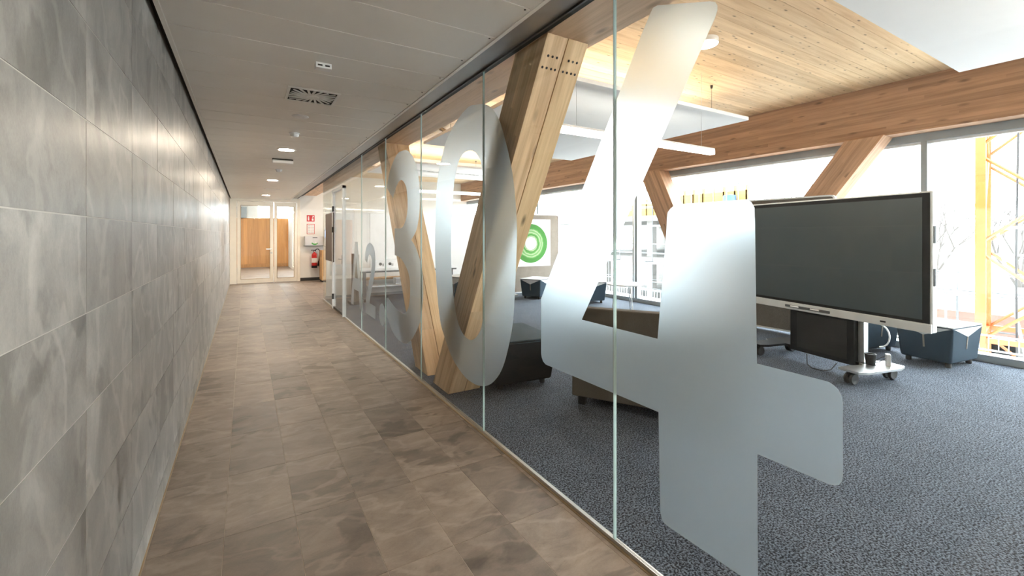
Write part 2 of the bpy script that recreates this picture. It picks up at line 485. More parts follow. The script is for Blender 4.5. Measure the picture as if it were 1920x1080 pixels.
# ================================================================== stone wall on the left
wl = empty('wall_left', (XL, 0, 0), label='long grey slate tiled wall along the left of the corridor', cat='wall', kind='structure')
MB().box(-.2, -.0018, YB, YE, 0, 2.75).build('grout_bed', 'grout_wall', wl)
TP, TH = .6115, .2845
tile_me = MB().box(-.006, 0, -TP / 2 + .0012, TP / 2 - .0012, -TH / 2 + .0020, TH / 2 - .0020).mesh('wall_tile', 'wall_tile')
tile_low = MB().box(-.006, 0, -TP / 2 + .0012, TP / 2 - .0012, -.0625, .0625).mesh('wall_tile_cut', 'wall_tile')
y0t = 1.758 - 2 * TP
ny = int((YE - y0t) / TP)
for i in range(ny + 1):
    yc = y0t + (i + .5) * TP
    if yc + TP / 2 > YE: continue
    for k in range(9):
        zc = .1305 + (k + .5) * TH
        if zc + TH / 2 > 2.72: continue
        inst('tile', tile_me, wl, (random.uniform(-.0006, .0006), yc, zc))
    inst('tile', tile_low, wl, (0, yc, .066))
MB().box(0, .006, YB, YE, 0, .012).build('edge_profile', 'brass', wl)

# ================================================================== corridor floor
FX0, FW, FY, FP = -.09 - .317, .317, 2.612, .6435
fl = empty('floor', (0, 0, 0), label='brown slate tiled floor of the corridor and lobby', cat='floor', kind='structure')
MB().box(XL - .1, XG, YB, YE + .1, -.2, -.0018).build('grout_bed', 'grout_floor', fl)
MB().box(XG, 4.2, YR, YE + .1, -.2, -.0018).build('grout_bed', 'grout_floor', fl)
def floor_tile_mesh(wd):
    return MB().box(-wd / 2 + .0013, wd / 2 - .0013, -FP / 2 + .0013, FP / 2 - .0013, -.0095, 0).mesh('floor_tile', 'floor_tile')
ft = floor_tile_mesh(FW)
ft_last = floor_tile_mesh(XG - .006 - (FX0 + 6 * FW))
yy = FY - 3 * FP
while yy < YE:
    for k in range(6):
        inst('tile', ft, fl, (FX0 + (k + .5) * FW, yy + FP / 2, random.uniform(-.0004, .0003)))
    if yy + FP < YR:
        inst('tile', ft_last, fl, ((XG - .006 + FX0 + 6 * FW) / 2, yy + FP / 2, 0))
    else:
        for k in range(6, 11):
            inst('tile', ft, fl, (FX0 + (k + .5) * FW, yy + FP / 2, 0))
    yy += FP

# ================================================================== carpet floor of the room
MB().box(XG + .02, XF + .02, YB, YR, -.2, -.001).build('floor_carpet', 'carpet', label='speckled blue grey carpet of the meeting room', cat='carpet', kind='structure')
MB().box(4.2, XF + .02, YR, YE, -.2, -.001).build('floor_carpet', 'carpet', label='carpet beyond the white end wall of the room', cat='carpet', kind='structure')

# ================================================================== corridor ceiling
cl = empty('ceiling', (0, 0, ZC), label='grey metal panel ceiling of the corridor', cat='ceiling', kind='structure')
MB().box(-.352, 1.2, YB, YE, .003, .05).build('lit_gap_sheet', 'ceil_joint', cl)  # pale sheet; light caught by the panel edges is painted into the gaps
PP = .3665
pm = MB().box(-.345, 1.195, -PP / 2 + .004, PP / 2 - .004, 0, .004).mesh('ceiling_panel', 'ceil_metal')
yy = 2.162 - 6 * PP
while yy + PP <= YE:
    inst('panel', pm, cl, (0, yy + PP / 2, random.uniform(-.0004, .0004)))
    for sx in (1.17,):
        if 1.5 < yy < 7:
            MB().tube((sx, yy + .02, -.0015), (sx, yy + .02, .001), .006, 8).build('screw', 'dark_metal', cl)
    yy += PP
MB().box(-.372, -.350, YB, YE, -.004, .05).build('edge_trim', 'ceil_metal', cl)
MB().box(-.40, -.372, YB, YE, .04, .06).build('shadow_gap', 'black', cl)
MB().box(1.200, 1.222, YB, YE, -.004, .05).build('edge_trim', 'ceil_metal', cl)
MB().box(1.222, 1.245, YB, YE, .09, .10).build('shadow_gap', 'black', cl)
MB().hexa([(1.235, YB, .072), (1.44, YB, .072), (1.44, YE, .072), (1.235, YE, .072)], [(1.235, YB, .10), (1.44, YB, .10), (1.44, YE, .10), (1.235, YE, .10)]).build('bulkhead_strip', 'mid_metal', cl)
MB().box(1.44, 1.452, YB, YE, .06, .10).build('bulkhead_lip', 'dark_metal', cl)
MB().box(1.452, 1.60, YB, YE, .155, .18).build('shadow_gap', 'black', cl)
MB().box(-.6, 1.6, YB, YE, .18, .30).build('soffit', 'dark_metal', cl)

# ================================================================== glass partition
PX0, PX1 = XG - .006, XG + .006
gp = empty('glass_partition', (0, 0, 0), label='frameless glass partition with a door between corridor and room', cat='glass wall', kind='structure')
seams = [YB, -2.568, -1.185, .199, 1.583, 2.967, 4.35, 5.69, 7.062, 8.437]
for a, b in zip(seams, seams[1:]):
    box('glass_pane', 'glass', PX0, PX1, a + .006, b - .006, .02, 2.76, gp)
for s in seams[1:-1]:
    box('joint_strip', 'joint', PX0 + .001, PX1 - .001, s - .0055, s + .0055, .02, 2.76, gp)
    box('joint_edge', 'dark_metal', PX0, PX1, s + .0058, s + .0064, .02, 2.76, gp)
box('glass_pane', 'glass', PX0, PX1, 9.62, 11.0, .02, 2.76, gp)          # side light
box('glass_pane', 'glass', PX0, PX1, 8.45, 9.62, 2.40, 2.76, gp)         # over the door
box('head_channel', 'dark_metal', XG - .02, XG + .02, YB, 11.0, 2.752, 2.80, gp)
box('sill_channel', 'alu', XG - .009, XG + .012, YB, 8.43, -.004, .020, gp)
box('sill_channel', 'alu', XG - .009, XG + .012, 9.62, 11.0, -.004, .020, gp)
box('sill_seal', 'brass', XG - .022, XG - .009, YB, 11.0, -.004, .004, gp)
# return pane at the lobby end of the partition
box('glass_pane', 'glass', XG + .006, XG + .60, 10.99, 11.0, .02, 2.76, gp)

# glass door in the partition
gd = empty('door_1', (XG, 8.45, 0), label='glass door with slim white frame in the glass partition', cat='door', kind='structure')
MB().box(-.03, .03, 0, .05, 0, 2.40).build('door_frame', 'silver', gd)
MB().box(-.03, .03, 1.10, 1.17, 0, 2.40).build('door_frame', 'white_gloss', gd)
MB().box(-.03, .03, 0, 1.17, 2.35, 2.40).build('door_frame', 'silver', gd)
MB().box(-.006, .006, .055, 1.095, .01, 2.345).build('door_pane', 'glass', gd)
MB().box(-.012, .012, .055, 1.095, .005, .05).build('drop_seal', 'dark_metal', gd)
for s in (-1, 1):
    h = MB(); h.tube((s * .006, .12, 1.05), (s * .055, .12, 1.05), .011); h.tube((s * .055, .12, 1.05), (s * .055, .25, 1.05), .010)
    h.build('handle', 'alu', gd, smooth=True)
MB().box(-.022, .022, .07, .16, .96, 1.12).build('lock_case', 'alu', gd, bevel=.004)
for z in (.25, 1.60, 2.02):
    MB().box(-.04, -.005, 1.075, 1.125, z - .055, z + .055).build('hinge', 'dark_metal', gd)

# brown panel behind the side light
MB().box(-.006, .006, -.515, .515, -.503, .503).build('brown_panel', 'brown_film', loc=(XG - .0125, 10.017, 1.447), label='matt brown square panel on the side light by the glass door', cat='panel')

# ================================================================== room number on the glass
FOUR = [(1.367, 2.491), (1.355, 2.507), (1.329, 2.507), (1.074, 2.409), (1.051, 2.396), (1.042, 2.379), (1.042, 2.361), (1.053, 2.333), (1.839, 1.043), (1.329, 1.043), (1.281, 1.518), (1.278, 1.575), (1.274, 1.596), (1.26, 1.611), (1.247, 1.619), (1.227, 1.624), (0.927, 1.625), (0.909, 1.616), (0.898, 1.595), (0.896, 1.538), (0.889, 1.044), (0.681, 1.044), (0.663, 1.043), (0.651, 1.037), (0.639, 1.028), (0.631, 1.012), (0.627, 0.991), (0.627, 0.77), (0.63, 0.751), (0.637, 0.738), (0.648, 0.73), (0.663, 0.726), (0.888, 0.725), (0.886, 0.254), (1.266, 0.252), (1.291, 0.253), (1.305, 0.265), (1.314, 0.293), (1.324, 0.723), (2.171, 0.718), (2.199, 0.73), (2.214, 0.752), (2.22, 0.78), (2.22, 1.109), (2.139, 1.246), (1.42, 2.414)]
ZERO = [(3.121, 2.522), (3.217, 2.536), (3.318, 2.524), (3.414, 2.497), (3.576, 2.429), (3.723, 2.332), (3.825, 2.199), (3.909, 2.05), (3.949, 1.889), (3.977, 1.601), (3.982, 1.292), (3.94, 1.004), (3.861, 0.719), (3.746, 0.567), (3.571, 0.42), (3.339, 0.334), (3.159, 0.32), (3.022, 0.339), (2.894, 0.385), (2.776, 0.469), (2.684, 0.578), (2.607, 0.739), (2.554, 0.911), (2.524, 1.148), (2.507, 1.361), (2.503, 1.571), (2.543, 1.853), (2.603, 2.037), (2.656, 2.156), (2.737, 2.312), (2.859, 2.433), (2.984, 2.492)]
ZERO_IN = [(3.227, 2.181), (3.35, 2.17), (3.449, 2.107), (3.528, 1.968), (3.559, 1.811), (3.594, 1.594), (3.602, 1.317), (3.571, 1.069), (3.516, 0.87), (3.436, 0.734), (3.323, 0.664), (3.207, 0.654), (3.104, 0.699), (3.022, 0.783), (2.984, 0.909), (2.958, 1.126), (2.949, 1.46), (2.958, 1.661), (2.98, 1.904), (3.02, 2.039), (3.05, 2.086), (3.12, 2.146)]
THREE = [(5.015, 2.468), (5.187, 2.464), (5.366, 2.398), (5.54, 2.278), (5.631, 2.161), (5.681, 2.108), (5.382, 1.944), (5.325, 2.015), (5.21, 2.098), (5.098, 2.133), (4.985, 2.115), (4.869, 2.035), (4.819, 1.898), (4.829, 1.75), (4.91, 1.641), (5.036, 1.58), (5.254, 1.576), (5.314, 1.576), (5.312, 1.252), (5.276, 1.25), (5.085, 1.228), (4.906, 1.156), (4.763, 1.043), (4.726, 0.889), (4.763, 0.729), (4.84, 0.645), (4.95, 0.602), (5.105, 0.602), (5.343, 0.631), (5.61, 0.703), (5.665, 0.69), (5.665, 0.505), (5.585, 0.417), (5.409, 0.311), (5.148, 0.257), (4.906, 0.268), (4.737, 0.324), (4.604, 0.413), (4.48, 0.518), (4.381, 0.634), (4.325, 0.794), (4.31, 0.93), (4.325, 1.078), (4.371, 1.185), (4.44, 1.272), (4.555, 1.372), (4.693, 1.442), (4.531, 1.54), (4.45, 1.667), (4.413, 1.805), (4.413, 1.925), (4.438, 2.051), (4.488, 2.174), (4.558, 2.273), (4.671, 2.365), (4.837, 2.443)]
THREE_C = (5, 6, 16, 17, 18, 19, 29, 30, 46)
DOT = [(5.885, 0.592), (5.997, 0.545), (6.038, 0.445), (5.997, 0.345), (5.885, 0.297), (5.783, 0.345), (5.740, 0.445), (5.783, 0.549)]
TWO = [(6.579, 1.38), (6.741, 1.335), (6.845, 1.23), (6.865, 1.121), (6.728, 1.079), (6.664, 1.165), (6.569, 1.213), (6.477, 1.173), (6.445, 1.083), (6.515, 0.926), (6.664, 0.736), (6.795, 0.541), (6.84, 0.325), (6.239, 0.321), (6.239, 0.499), (6.589, 0.503), (6.515, 0.63), (6.359, 0.837), (6.269, 0.994), (6.239, 1.129), (6.284, 1.276), (6.405, 1.352)]
TWO_C = (3, 4, 12, 13, 14, 15)
LA = [(7.581, 1.38), (7.375, 1.38), (6.985, 0.326), (7.205, 0.326), (7.30, 0.595), (7.645, 0.595), (7.695, 0.326), (7.90, 0.326)]
LA_IN = [(7.484, 1.15), (7.595, 0.79), (7.372, 0.79)]
sign = empty('room_number', (XG + .0064, 0, 0), label='huge frosted film room number A2.304 across the glass partition', cat='lettering')
def glyph(name, outer, holes, lab):
    MB().extrude2d(outer, holes, lambda a, b, c: (c, a, b), .0008).build(name, 'film', sign, label=lab)
glyph('letter', LA, [LA_IN], 'small frosted letter A')
glyph('digit', smooth_loop(TWO, TWO_C), [], 'small frosted digit 2')
glyph('dot', smooth_loop(DOT), [], 'frosted full stop')
glyph('digit', smooth_loop(THREE, THREE_C), [], 'tall frosted digit 3')
glyph('digit', smooth_loop(ZERO), [smooth_loop(ZERO_IN)], 'tall frosted digit 0')
glyph('digit', FOUR, [], 'tall frosted digit 4')

# ================================================================== timber frame
def timber(name, mat, base, top, parent, bevel=.004):
    """base, top: 4 points each (world, ccw); the mesh is laid out in the timber's own frame, z along the grain"""
    base = [Vector(p) for p in base]; top = [Vector(p) for p in top]
    c0 = sum(base, Vector()) / 4; c1 = sum(top, Vector()) / 4
    z = (c1 - c0).normalized(); x = Vector((1, 0, 0)); y = z.cross(x).normalized(); x = y.cross(z)
    rot = Matrix((x, y, z)).transposed()
    inv = rot.inverted()
    loc = [inv @ (p - c0) for p in base + top]
    o = MB().hexa(loc[:4], loc[4:]).build(name, mat, parent, bevel, 1)
    o.location = c0 - parent.location; o.rotation_euler = rot.to_euler()
    return o

def rect(x0, x1, y0, y1, z):
    return [(x0, y0, z), (x1, y0, z), (x1, y1, z), (x0, y1, z)]

def column(x0, x1, yb, yt, wd, zt, label, mat_side, mat_face, split=True, zb=0.0):
    c = empty('timber_column', ((x0 + x1) / 2, yb + wd / 2, zb), label=label, cat='column', group='slanted timber columns')
    xs = [x0, (x0 + x1) / 2 - .002, (x0 + x1) / 2 + .002, x1] if split else [x0, x1]
    for k in range(0, len(xs), 2):
        timber('timber', mat_side if k == 0 else mat_face, rect(xs[k], xs[k + 1], yb, yb + wd, zb), rect(xs[k], xs[k + 1], yt, yt + wd, zt), c)
    return c

c1 = column(1.63, 1.963, 3.86, 2.262, .395, 2.775, 'thick double timber column leaning toward the viewer behind the digit 0', 'col_wood', 'col_wood_face')
c2 = column(1.655, 1.99, 4.47, 6.14, .395, 2.775, 'thick timber column leaning away behind the digit 3', 'col_wood', 'col_wood_face')
# dowel plugs near the top of the near column
ax = Vector((0, 2.262 - 3.86, 2.775)).normalized()
nrm = Vector((0, -ax.z, ax.y)).normalized()
for half in (0, 1):
    for r_, row in enumerate(((.050, .085, .120), (.030, .064, .100, .132))):
        for q in row:
            t = 1 - (.12 + .075 * r_) / 3.2 - .004
            px = 1.63 + half * .168 + q
            p = Vector((px, 3.86 + (2.262 - 3.86) * t, 2.775 * t))
            o = MB().tube((0, 0, -.002), (0, 0, .0015), .0085, 10).build('dowel_plug', 'bark', c1)
            o.location = p - c1.location; o.rotation_euler = nrm.to_track_quat('Z', 'Y').to_euler()

FC = dict(mat_side='fcol_wood', mat_face='fcol_wood', split=False)
def fcolumn(yb, yt, wd, label):
    return column(7.12, 7.42, yb, yt, wd, 2.80, label, 'fcol_wood', 'fcol_wood', False)
fcolumn(4.45, 2.42, .44, 'reddish timber column slanting across the window behind the large screen')
fcolumn(4.75, 6.08, .50, 'reddish timber column slanting across the window left of the digit 4 top bar')

def beam(name, mat, x0, x1, y0, y1, z0, z1, label):
    return box(name, mat, x0, x1, y0, y1, z0, z1, None, .004, label=label, cat='beam')
beam('timber_beam', 'beam_wood', 1.60, 2.01, YB, YE, 2.777, ZR, 'pale glulam beam running above the glass partition')
beam('timber_beam', 'beam_red', 7.2, 7.5, YB, YE, 2.802, ZR, 'long reddish glulam beam above the facade windows')

ct = empty('ceiling_timber', (4.6, 0, ZR), label='knotty pale timber board ceiling of the meeting room', cat='ceiling', kind='structure')
PLW = .145
plank_me = MB().box(-2.62, 2.62, -PLW / 2 + .0012, PLW / 2 - .0012, 0, .03).mesh('plank', 'plank')
yy = -1.6
while yy < YE:
    inst('plank', plank_me, ct, (0, yy + PLW / 2, random.uniform(0, .0012)))
    yy += PLW
MB().box(-3.1, 2.95, YB, YE, .031, .3).build('deck', 'plank', ct)
MB().box(-2.62, 2.62, YB, -1.6, .0, .03).build('plank', 'plank', ct)

# ================================================================== facade windows
wf = empty('window_1', (XF, 0, 0), label='floor to ceiling facade glazing with grey frames', cat='window', kind='structure')
MB().box(-.05, .10, YB, YE, 2.70, 2.81).build('window_frame', 'grey_frame', wf, bevel=.003)
MB().box(-.02, .06, YB, YE, 2.668, 2.70).build('window_frame', 'galv_light', wf)
MB().box(-.05, .10, YB, YE, 0, .085).build('window_frame', 'grey_frame', wf, bevel=.003)
MB().box(.02, .30, YB, YE, .02, .055).build('window_sill', 'galv_light', wf)
mull = [-4.5, -1.0, 2.118, 7.0, 10.88, 14.6]
for m_ in mull:
    MB().box(-.05, .09, m_ - .032, m_ + .032, .085, 2.70).build('mullion', 'grey_frame', wf, bevel=.003)
for a, b in zip(mull, mull[1:]):
    MB().box(.02, .032, a + .032, b - .032, .085, 2.67).build('window_pane', 'window', wf)
MB().box(-.02, .01, 7.08, 7.13, .085, 2.70).build('mullion', 'alu', wf)
# balustrade outside the glass
bl = empty('balustrade', (XF + .45, 0, 0), label='low galvanised balustrade outside the facade windows', cat='railing')
for z in (.06, .24):
    MB().tube((0, -4, z), (0, 12, z), .012, 6).build('rail', 'galv_light', bl)
rod = MB().box(-.004, .004, -.004, .004, .06, .24).mesh('baluster', 'galv_light')
for i in range(100):
    inst('baluster', rod, bl, (0, .2 + i * .085, 0))

# ================================================================== shell closing the place
box('wall_back', 'white', XL - .2, XF + .1, YB - .1, YB, 0, 3.6, label='white wall behind the viewer', cat='wall', kind='structure')
box('wall_end', 'white', 1.52, 4.3, YE, YE + .12, 0, 3.6, label='white end wall of the lobby with signs and extinguisher', cat='wall', kind='structure')
box('wall_end', 'white', 4.3, XF, YE, YE + .12, 0, 3.6, label='white far wall behind the end glazing of the room', cat='wall', kind='structure')
box('baseboard_end', 'dark_metal', 1.52, 4.2, YE - .012, YE, 0, .10, label='dark skirting along the lobby end wall', cat='skirting', kind='structure')
box('wall_end_upper', 'white', XL - .2, 1.52, YE, YE + .12, 2.66, 3.6, label='strip of wall above the cream double door', cat='wall', kind='structure')

# room end wall: white boards below, clear glass above
re = empty('wall_far', (0, YR, 0), label='white panelled end wall of the room with glass above', cat='wall', kind='structure')
xx = [1.62, 2.62, 3.62, 4.62, 5.62, 6.55]
for a, b in zip(xx, xx[1:]):
    MB().box(a + .004, b - .004, 0, .05, .06, 2.02).build('panel', 'white_gloss', re, bevel=.003, seg=1)
    MB().box(a + .004, b - .004, .015, .027, 2.06, 3.2).build('glass_pane', 'glass', re)
MB().box(1.6, 7.4, -.01, .06, 2.02, 2.06).build('transom', 'white', re)
MB().box(1.6, 6.55, .0, .05, 0, .06).build('plinth', 'grey_frame', re)
MB().box(1.6, 7.4, -.01, .06, 3.2, 3.48).build('head_panel', 'white', re)
MB().box(6.55, 7.40, .0, .05, .0, 2.02).build('panel', 'white_gloss', re)
MB().box(6.55, 7.40, .015, .027, 2.06, 3.2).build('glass_pane', 'glass', re)

# ================================================================== double door at the corridor end
dd = empty('door_2', (0, YE, 0), label='cream framed glazed double door at the end of the corridor', cat='door', kind='structure')
def dbox(nm, mt, x0, x1, z0, z1, y0=-.04, y1=.06, bv=.004):
    return MB().box(x0, x1, y0, y1, z0, z1).build(nm, mt, dd, bevel=bv, seg=1)
dbox('door_frame', 'cream', -.40, -.225, 0, 2.66)
dbox('door_frame', 'cream', 1.43, 1.52, 0, 2.66)
dbox('door_frame', 'cream', -.225, 1.43, 2.53, 2.66)
def leaf(x0, x1, stile):
    lf = dbox('door_leaf', 'cream', x0, x0 + stile, .01, 2.52, -.05, .02)
    for a in ((x1 - stile, x1, .01, 2.52), (x0 + stile, x1 - stile, .01, .13), (x0 + stile, x1 - stile, 2.40, 2.52)):
        MB().box(a[0], a[1], -.05, .02, a[2], a[3]).build('leaf_rail', 'cream', lf, bevel=.003, seg=1)
    MB().box(x0 + stile, x1 - stile, -.02, -.008, .13, 2.40).build('pane', 'window', lf)
    for a in ((x0 + stile, x0 + stile + .012, .13, 2.40), (x1 - stile - .012, x1 - stile, .13, 2.40), (x0 + stile, x1 - stile, .13, .142), (x0 + stile, x1 - stile, 2.388, 2.40)):
        MB().box(a[0], a[1], -.045, -.02, a[2], a[3]).build('glazing_bead', 'brass', lf)
    return lf
l1 = leaf(-.215, .755, .09)
l2 = leaf(.775, 1.42, .075)
h = MB(); h.tube((.70, -.05, 1.05), (.70, -.11, 1.05), .012); h.tube((.70, -.11, 1.05), (.56, -.11, 1.05), .011)
h.build('handle', 'alu', l1, smooth=True)
MB().lathe([(.027, 0), (.027, .012)], (.70, -.062, .93), 14, 'Y').build('lock_rose', 'alu', l1)

# vestibule beyond the double door
ve, vy = YE + .12, 23.5
box('floor_vestibule', 'floor_tile', -1.6, 3.2, ve - .12, vy + .2, -.1, 0, label='stone floor of the vestibule behind the double door', cat='floor', kind='structure')
ws = empty('wall_slats', (0, vy, 0), label='orange wooden board wall seen through the double door', cat='wall', kind='structure')
bm_ = MB().box(-.073, .073, -.012, .012, .16, 2.25).mesh('board', 'slat')
for i in range(22):
    inst('board', bm_, ws, (-1.5 + i * .15, random.uniform(-.002, .002), 0))
MB().box(-1.6, 1.8, .013, .05, .0, 2.25).build('backing', 'slat', ws)
MB().box(-1.6, 1.8, -.02, .012, .0, .15).build('plinth', 'slat', ws)
box('wall_vestibule_side', 'white', -1.7, -1.6, ve, vy + .2, 0, 3.2, label='left wall of the vestibule', cat='wall', kind='structure')
box('ceiling_vestibule', 'white', -1.7, 3.2, ve, vy + .2, 2.95, 3.05, label='white ceiling of the vestibule', cat='ceiling', kind='structure')
box('wall_vestibule_upper', 'white', -1.6, .45, vy, vy + .1, 2.25, 2.95, label='white wall above the wooden boards', cat='wall', kind='structure')
w2 = empty('window_2', (.45, vy + .05, 2.25), label='bright window above the wooden boards behind the double door', cat='window', kind='structure')
MB().box(0, 1.3, -.03, .03, 0, .04).build('window_frame', 'white', w2)
MB().box(0, .05, -.03, .03, .04, .7).build('window_frame', 'white', w2)
MB().box(.05, 1.3, -.005, .005, .04, .7).build('window_pane', 'window', w2)
box('wall_vestibule_right', 'cream', 1.75, 1.85, ve, 17.6, 0, 2.95, label='short right wall just behind the double door', cat='wall', kind='structure')
box('wall_vestibule_back', 'white', 1.75, 1.85, 21.4, vy, 0, 2.95, label='white wall piece beyond the glazed side door', cat='wall', kind='structure')
d3 = empty('door_3', (1.75, 17.6, 0), label='glazed side door in the vestibule', cat='door', kind='structure')
for a in ((0, .1, 0, 2.95), (1.6, 1.72, 0, 2.95), (3.7, 3.8, 0, 2.95)):
    MB().box(0, .08, a[0], a[1], a[2], a[3]).build('door_frame', 'cream', d3)
MB().box(0, .08, .1, 3.7, 2.4, 2.5).build('door_frame', 'cream', d3)
MB().box(0, .08, .1, 3.7, 0, .12).build('door_frame', 'cream', d3)
for a in ((.1, 1.6), (1.72, 3.7)):
    MB().box(.03, .04, a[0], a[1], .12, 2.4).build('pane', 'window', d3)
    MB().box(.03, .04, a[0], a[1], 2.5, 2.95).build('pane', 'window', d3)
h = MB(); h.tube((-.07, .25, .95), (-.07, .25, 1.2), .02); h.tube((0, .25, .97), (-.07, .25, .97), .016); h.tube((0, .25, 1.18), (-.07, .25, 1.18), .016)
h.build('handle', 'black_plastic', d3)
ws2 = empty('wall_side_slats', (3.1, 20, 0), label='wooden board wall behind the glazed side door', cat='wall', kind='structure')
bm2 = MB().box(-.012, .012, -.073, .073, 0, 2.3).mesh('board', 'slat')
for i in range(50):
    inst('board', bm2, ws2, (0, -3.9 + i * .15, 0))
box('vestibule_cupboard', 'grey_frame', -.75, .05, vy - .3, vy - .002, 2.27, 2.75, None, .004, label='grey box mounted above the wooden board wall', cat='box')

# ================================================================== lights and devices of the corridor ceiling
def downlight(x, y, z, label, grp='recessed corridor downlights', r=.10):
    e = empty('downlight', (x, y, z), label=label, cat='light', group=grp)
    MB().lathe([(r * .9, -.004), (r * 1.16, -.006), (r * 1.16, 0), (r * .9, 0)], n=24, ring=True).build('trim_ring', 'white_gloss', e, smooth=True)
    MB().lathe([(r * .88, -.003), (r * .88, -.0005)], n=24).build('diffuser', 'emit_warm', e)
    return e
downlight(.456, 6.416, ZC, 'largest glowing round downlight in the grey corridor ceiling')
downlight(.47, 10.136, ZC, 'middle glowing round downlight in the grey corridor ceiling')
downlight(.49, 14.055, ZC, 'farthest glowing round downlight close to the cream double door')
downlight(.45, 0.0, ZC, 'added downlight in the corridor ceiling above the viewer')  # added out of view to brighten the near corridor
downlight(.45, -3.0, ZC, 'added downlight in the corridor ceiling behind the viewer')  # unseen lamp, added as fill for the corridor
downlight(2.7, 13.0, ZR, 'added downlight in the timber ceiling over the lobby', r=.14)  # added to lift the light in the lobby

downlight(.4, 20.0, 2.95, 'added downlight in the vestibule ceiling behind the double door', r=.13)  # added to brighten the wooden boards of the vestibule

e = empty('swirl_diffuser', (.455, 3.83, ZC), label='square swirl air diffuser in the corridor ceiling', cat='vent')
hw = .165
for a in ((-hw, hw, -hw - .02, -hw), (-hw, hw, hw, hw + .02), (-hw - .02, -hw, -hw - .02, hw + .02), (hw, hw + .02, -hw - .02, hw + .02)):
    MB().box(a[0], a[1], a[2], a[3], -.006, 0).build('frame', 'ceil_joint', e)
MB().box(-hw, hw, -hw, hw, -.0012, -.0004).build('plenum', 'black', e)
MB().lathe([(.045, -.010), (.052, -.004), (.052, -.0012)], n=20).build('hub', 'ceil_joint', e, smooth=True)
for i in range(22):
    a = 2 * math.pi * i / 22
    r1 = min(hw / max(abs(math.cos(a)), abs(math.sin(a))), .205)
    p0 = Vector((math.cos(a), math.sin(a), 0)) * .05; p1 = Vector((math.cos(a + .16), math.sin(a + .16), 0)) * r1 * .97
    p1.x = max(-hw, min(hw, p1.x)); p1.y = max(-hw, min(hw, p1.y))
    MB().bar(p0 + Vector((0, 0, -.004)), p1 + Vector((0, 0, -.004)), .017, .004).build('vane', 'ceil_joint', e)

e = empty('signal_box', (.43, 3.07, ZC), label='small white rectangular signal box with two slots on the corridor ceiling', cat='device')
MB().box(-.048, .048, -.03, .03, -.035, 0).build('housing', 'white_gloss', e, bevel=.003)
for s in (-1, 1):
    MB().box(s * .022 - .014, s * .022 + .014, -.0315, -.029, -.023, -.013).build('slot', 'dark_metal', e)
e = empty('ceiling_speaker', (.437, 4.53, ZC), label='flat round white disc beyond the air diffuser on the ceiling', cat='device')
MB().lathe([(.03, -.014), (.055, -.013), (.072, -.004), (.072, 0)], n=28).build('cover', 'white_gloss', e, smooth=True)
MB().lathe([(.010, -.0155), (.010, -.013)], n=12).build('centre_cap', 'ceil_metal', e)
e = empty('smoke_detector', (.456, 5.32, ZC), label='domed white smoke detector in front of the nearest downlight', cat='detector', group='smoke detectors')
MB().lathe([(.055, -.012), (.055, 0)], n=24).build('base', 'white_gloss', e, smooth=True)
MB().lathe([(.015, -.045), (.036, -.040), (.045, -.022), (.045, -.012)], n=24).build('dome', 'white_gloss', e, smooth=True)
c = copy_tree(e); c.location = (.486, 8.43, ZC); c['label'] = 'domed white smoke detector beyond the white emergency light'
e = empty('emergency_light', (.467, 7.26, ZC), label='elongated white emergency light behind the nearest downlight', cat='light')
MB().box(-.135, .135, -.05, .05, -.012, 0).build('base', 'dark_metal', e)
MB().box(-.14, .14, -.055, .055, -.065, -.012).build('cover', 'white_gloss', e, bevel=.02, seg=3)
e = empty('access_panel', (.55, 12.1, ZC), label='flat white slot panel near the far ceiling downlight', cat='panel')
MB().box(-.17, .17, -.05, .05, -.008, 0).build('plate', 'white_gloss', e, bevel=.002)
MB().box(-.13, .13, -.012, .012, -.010, -.007).build('slot', 'ceil_joint', e)

# ================================================================== lobby things
def sign_panel(nm, x0, x1, z0, z1, mat, label):
    e = empty(nm, ((x0 + x1) / 2, YE - .001, (z0 + z1) / 2), label=label, cat='sign')
    MB().box(-(x1 - x0) / 2, (x1 - x0) / 2, -.008, 0, -(z1 - z0) / 2, (z1 - z0) / 2).build('plate', mat, e)
    return e
e = sign_panel('fire_sign', 1.72, 1.95, 1.93, 2.14, 'red_sign', 'red fire extinguisher sign with white symbols')
MB().box(-.085, -.045, -.011, -.008, -.07, .04).build('symbol', 'white_print', e)
MB().lathe([(.015, -.011), (.015, -.008)], (-.065, 0, .06), 10, 'Y').build('symbol', 'white_print', e)
f_ = MB().box(.03, .085, -.011, -.008, -.075, -.01)
f_.box(.04, .075, -.011, -.008, .0, .03); f_.box(.05, .095, -.011, -.008, .045, .075)
f_.build('symbol', 'white_print', e)
e = sign_panel('notice_sheet', 1.72, 1.95, 1.52, 1.85, 'red_sign', 'framed white notice sheet with thin red border under the red sign')
MB().box(-.102, .102, -.011, -.008, -.152, .152).build('paper', 'white_print', e)
for r_ in range(5):
    for q, (a, b) in enumerate(((-.08, -.01), (.015, .03), (.05, .085))):
        MB().box(a, b, -.0125, -.011, .10 - r_ * .052, .112 - r_ * .052).build('text_line', 'grey_print' if q != 1 else 'red_sign', e)
e = empty('hygiene_dispenser', (1.93, YE, 1.30), label='light grey steel dispenser box with green emblem on the lobby wall', cat='dispenser')
MB().box(-.29, .27, -.20, 0, -.155, .15).build('body', 'box_grey', e, bevel=.01)
MB().box(-.31, .29, -.23, 0, -.175, -.155).build('shelf', 'galv', e)
MB().box(-.06, .08, -.203, -.2, .09, .115).build('slot', 'galv', e)
ar = []
for i in range(13):
    a = R(190 + i * 13); ar.append((.0 + .10 * math.cos(a), -.06 + .075 * math.sin(a)))
for i in range(12, -1, -1):
    a = R(190 + i * 13); ar.append((.01 + .085 * math.cos(a), -.045 + .045 * math.sin(a)))
MB().extrude2d(ar, [], lambda a, b, c: (a, -.2005 - c, b), .002).build('emblem', 'green_print', e)
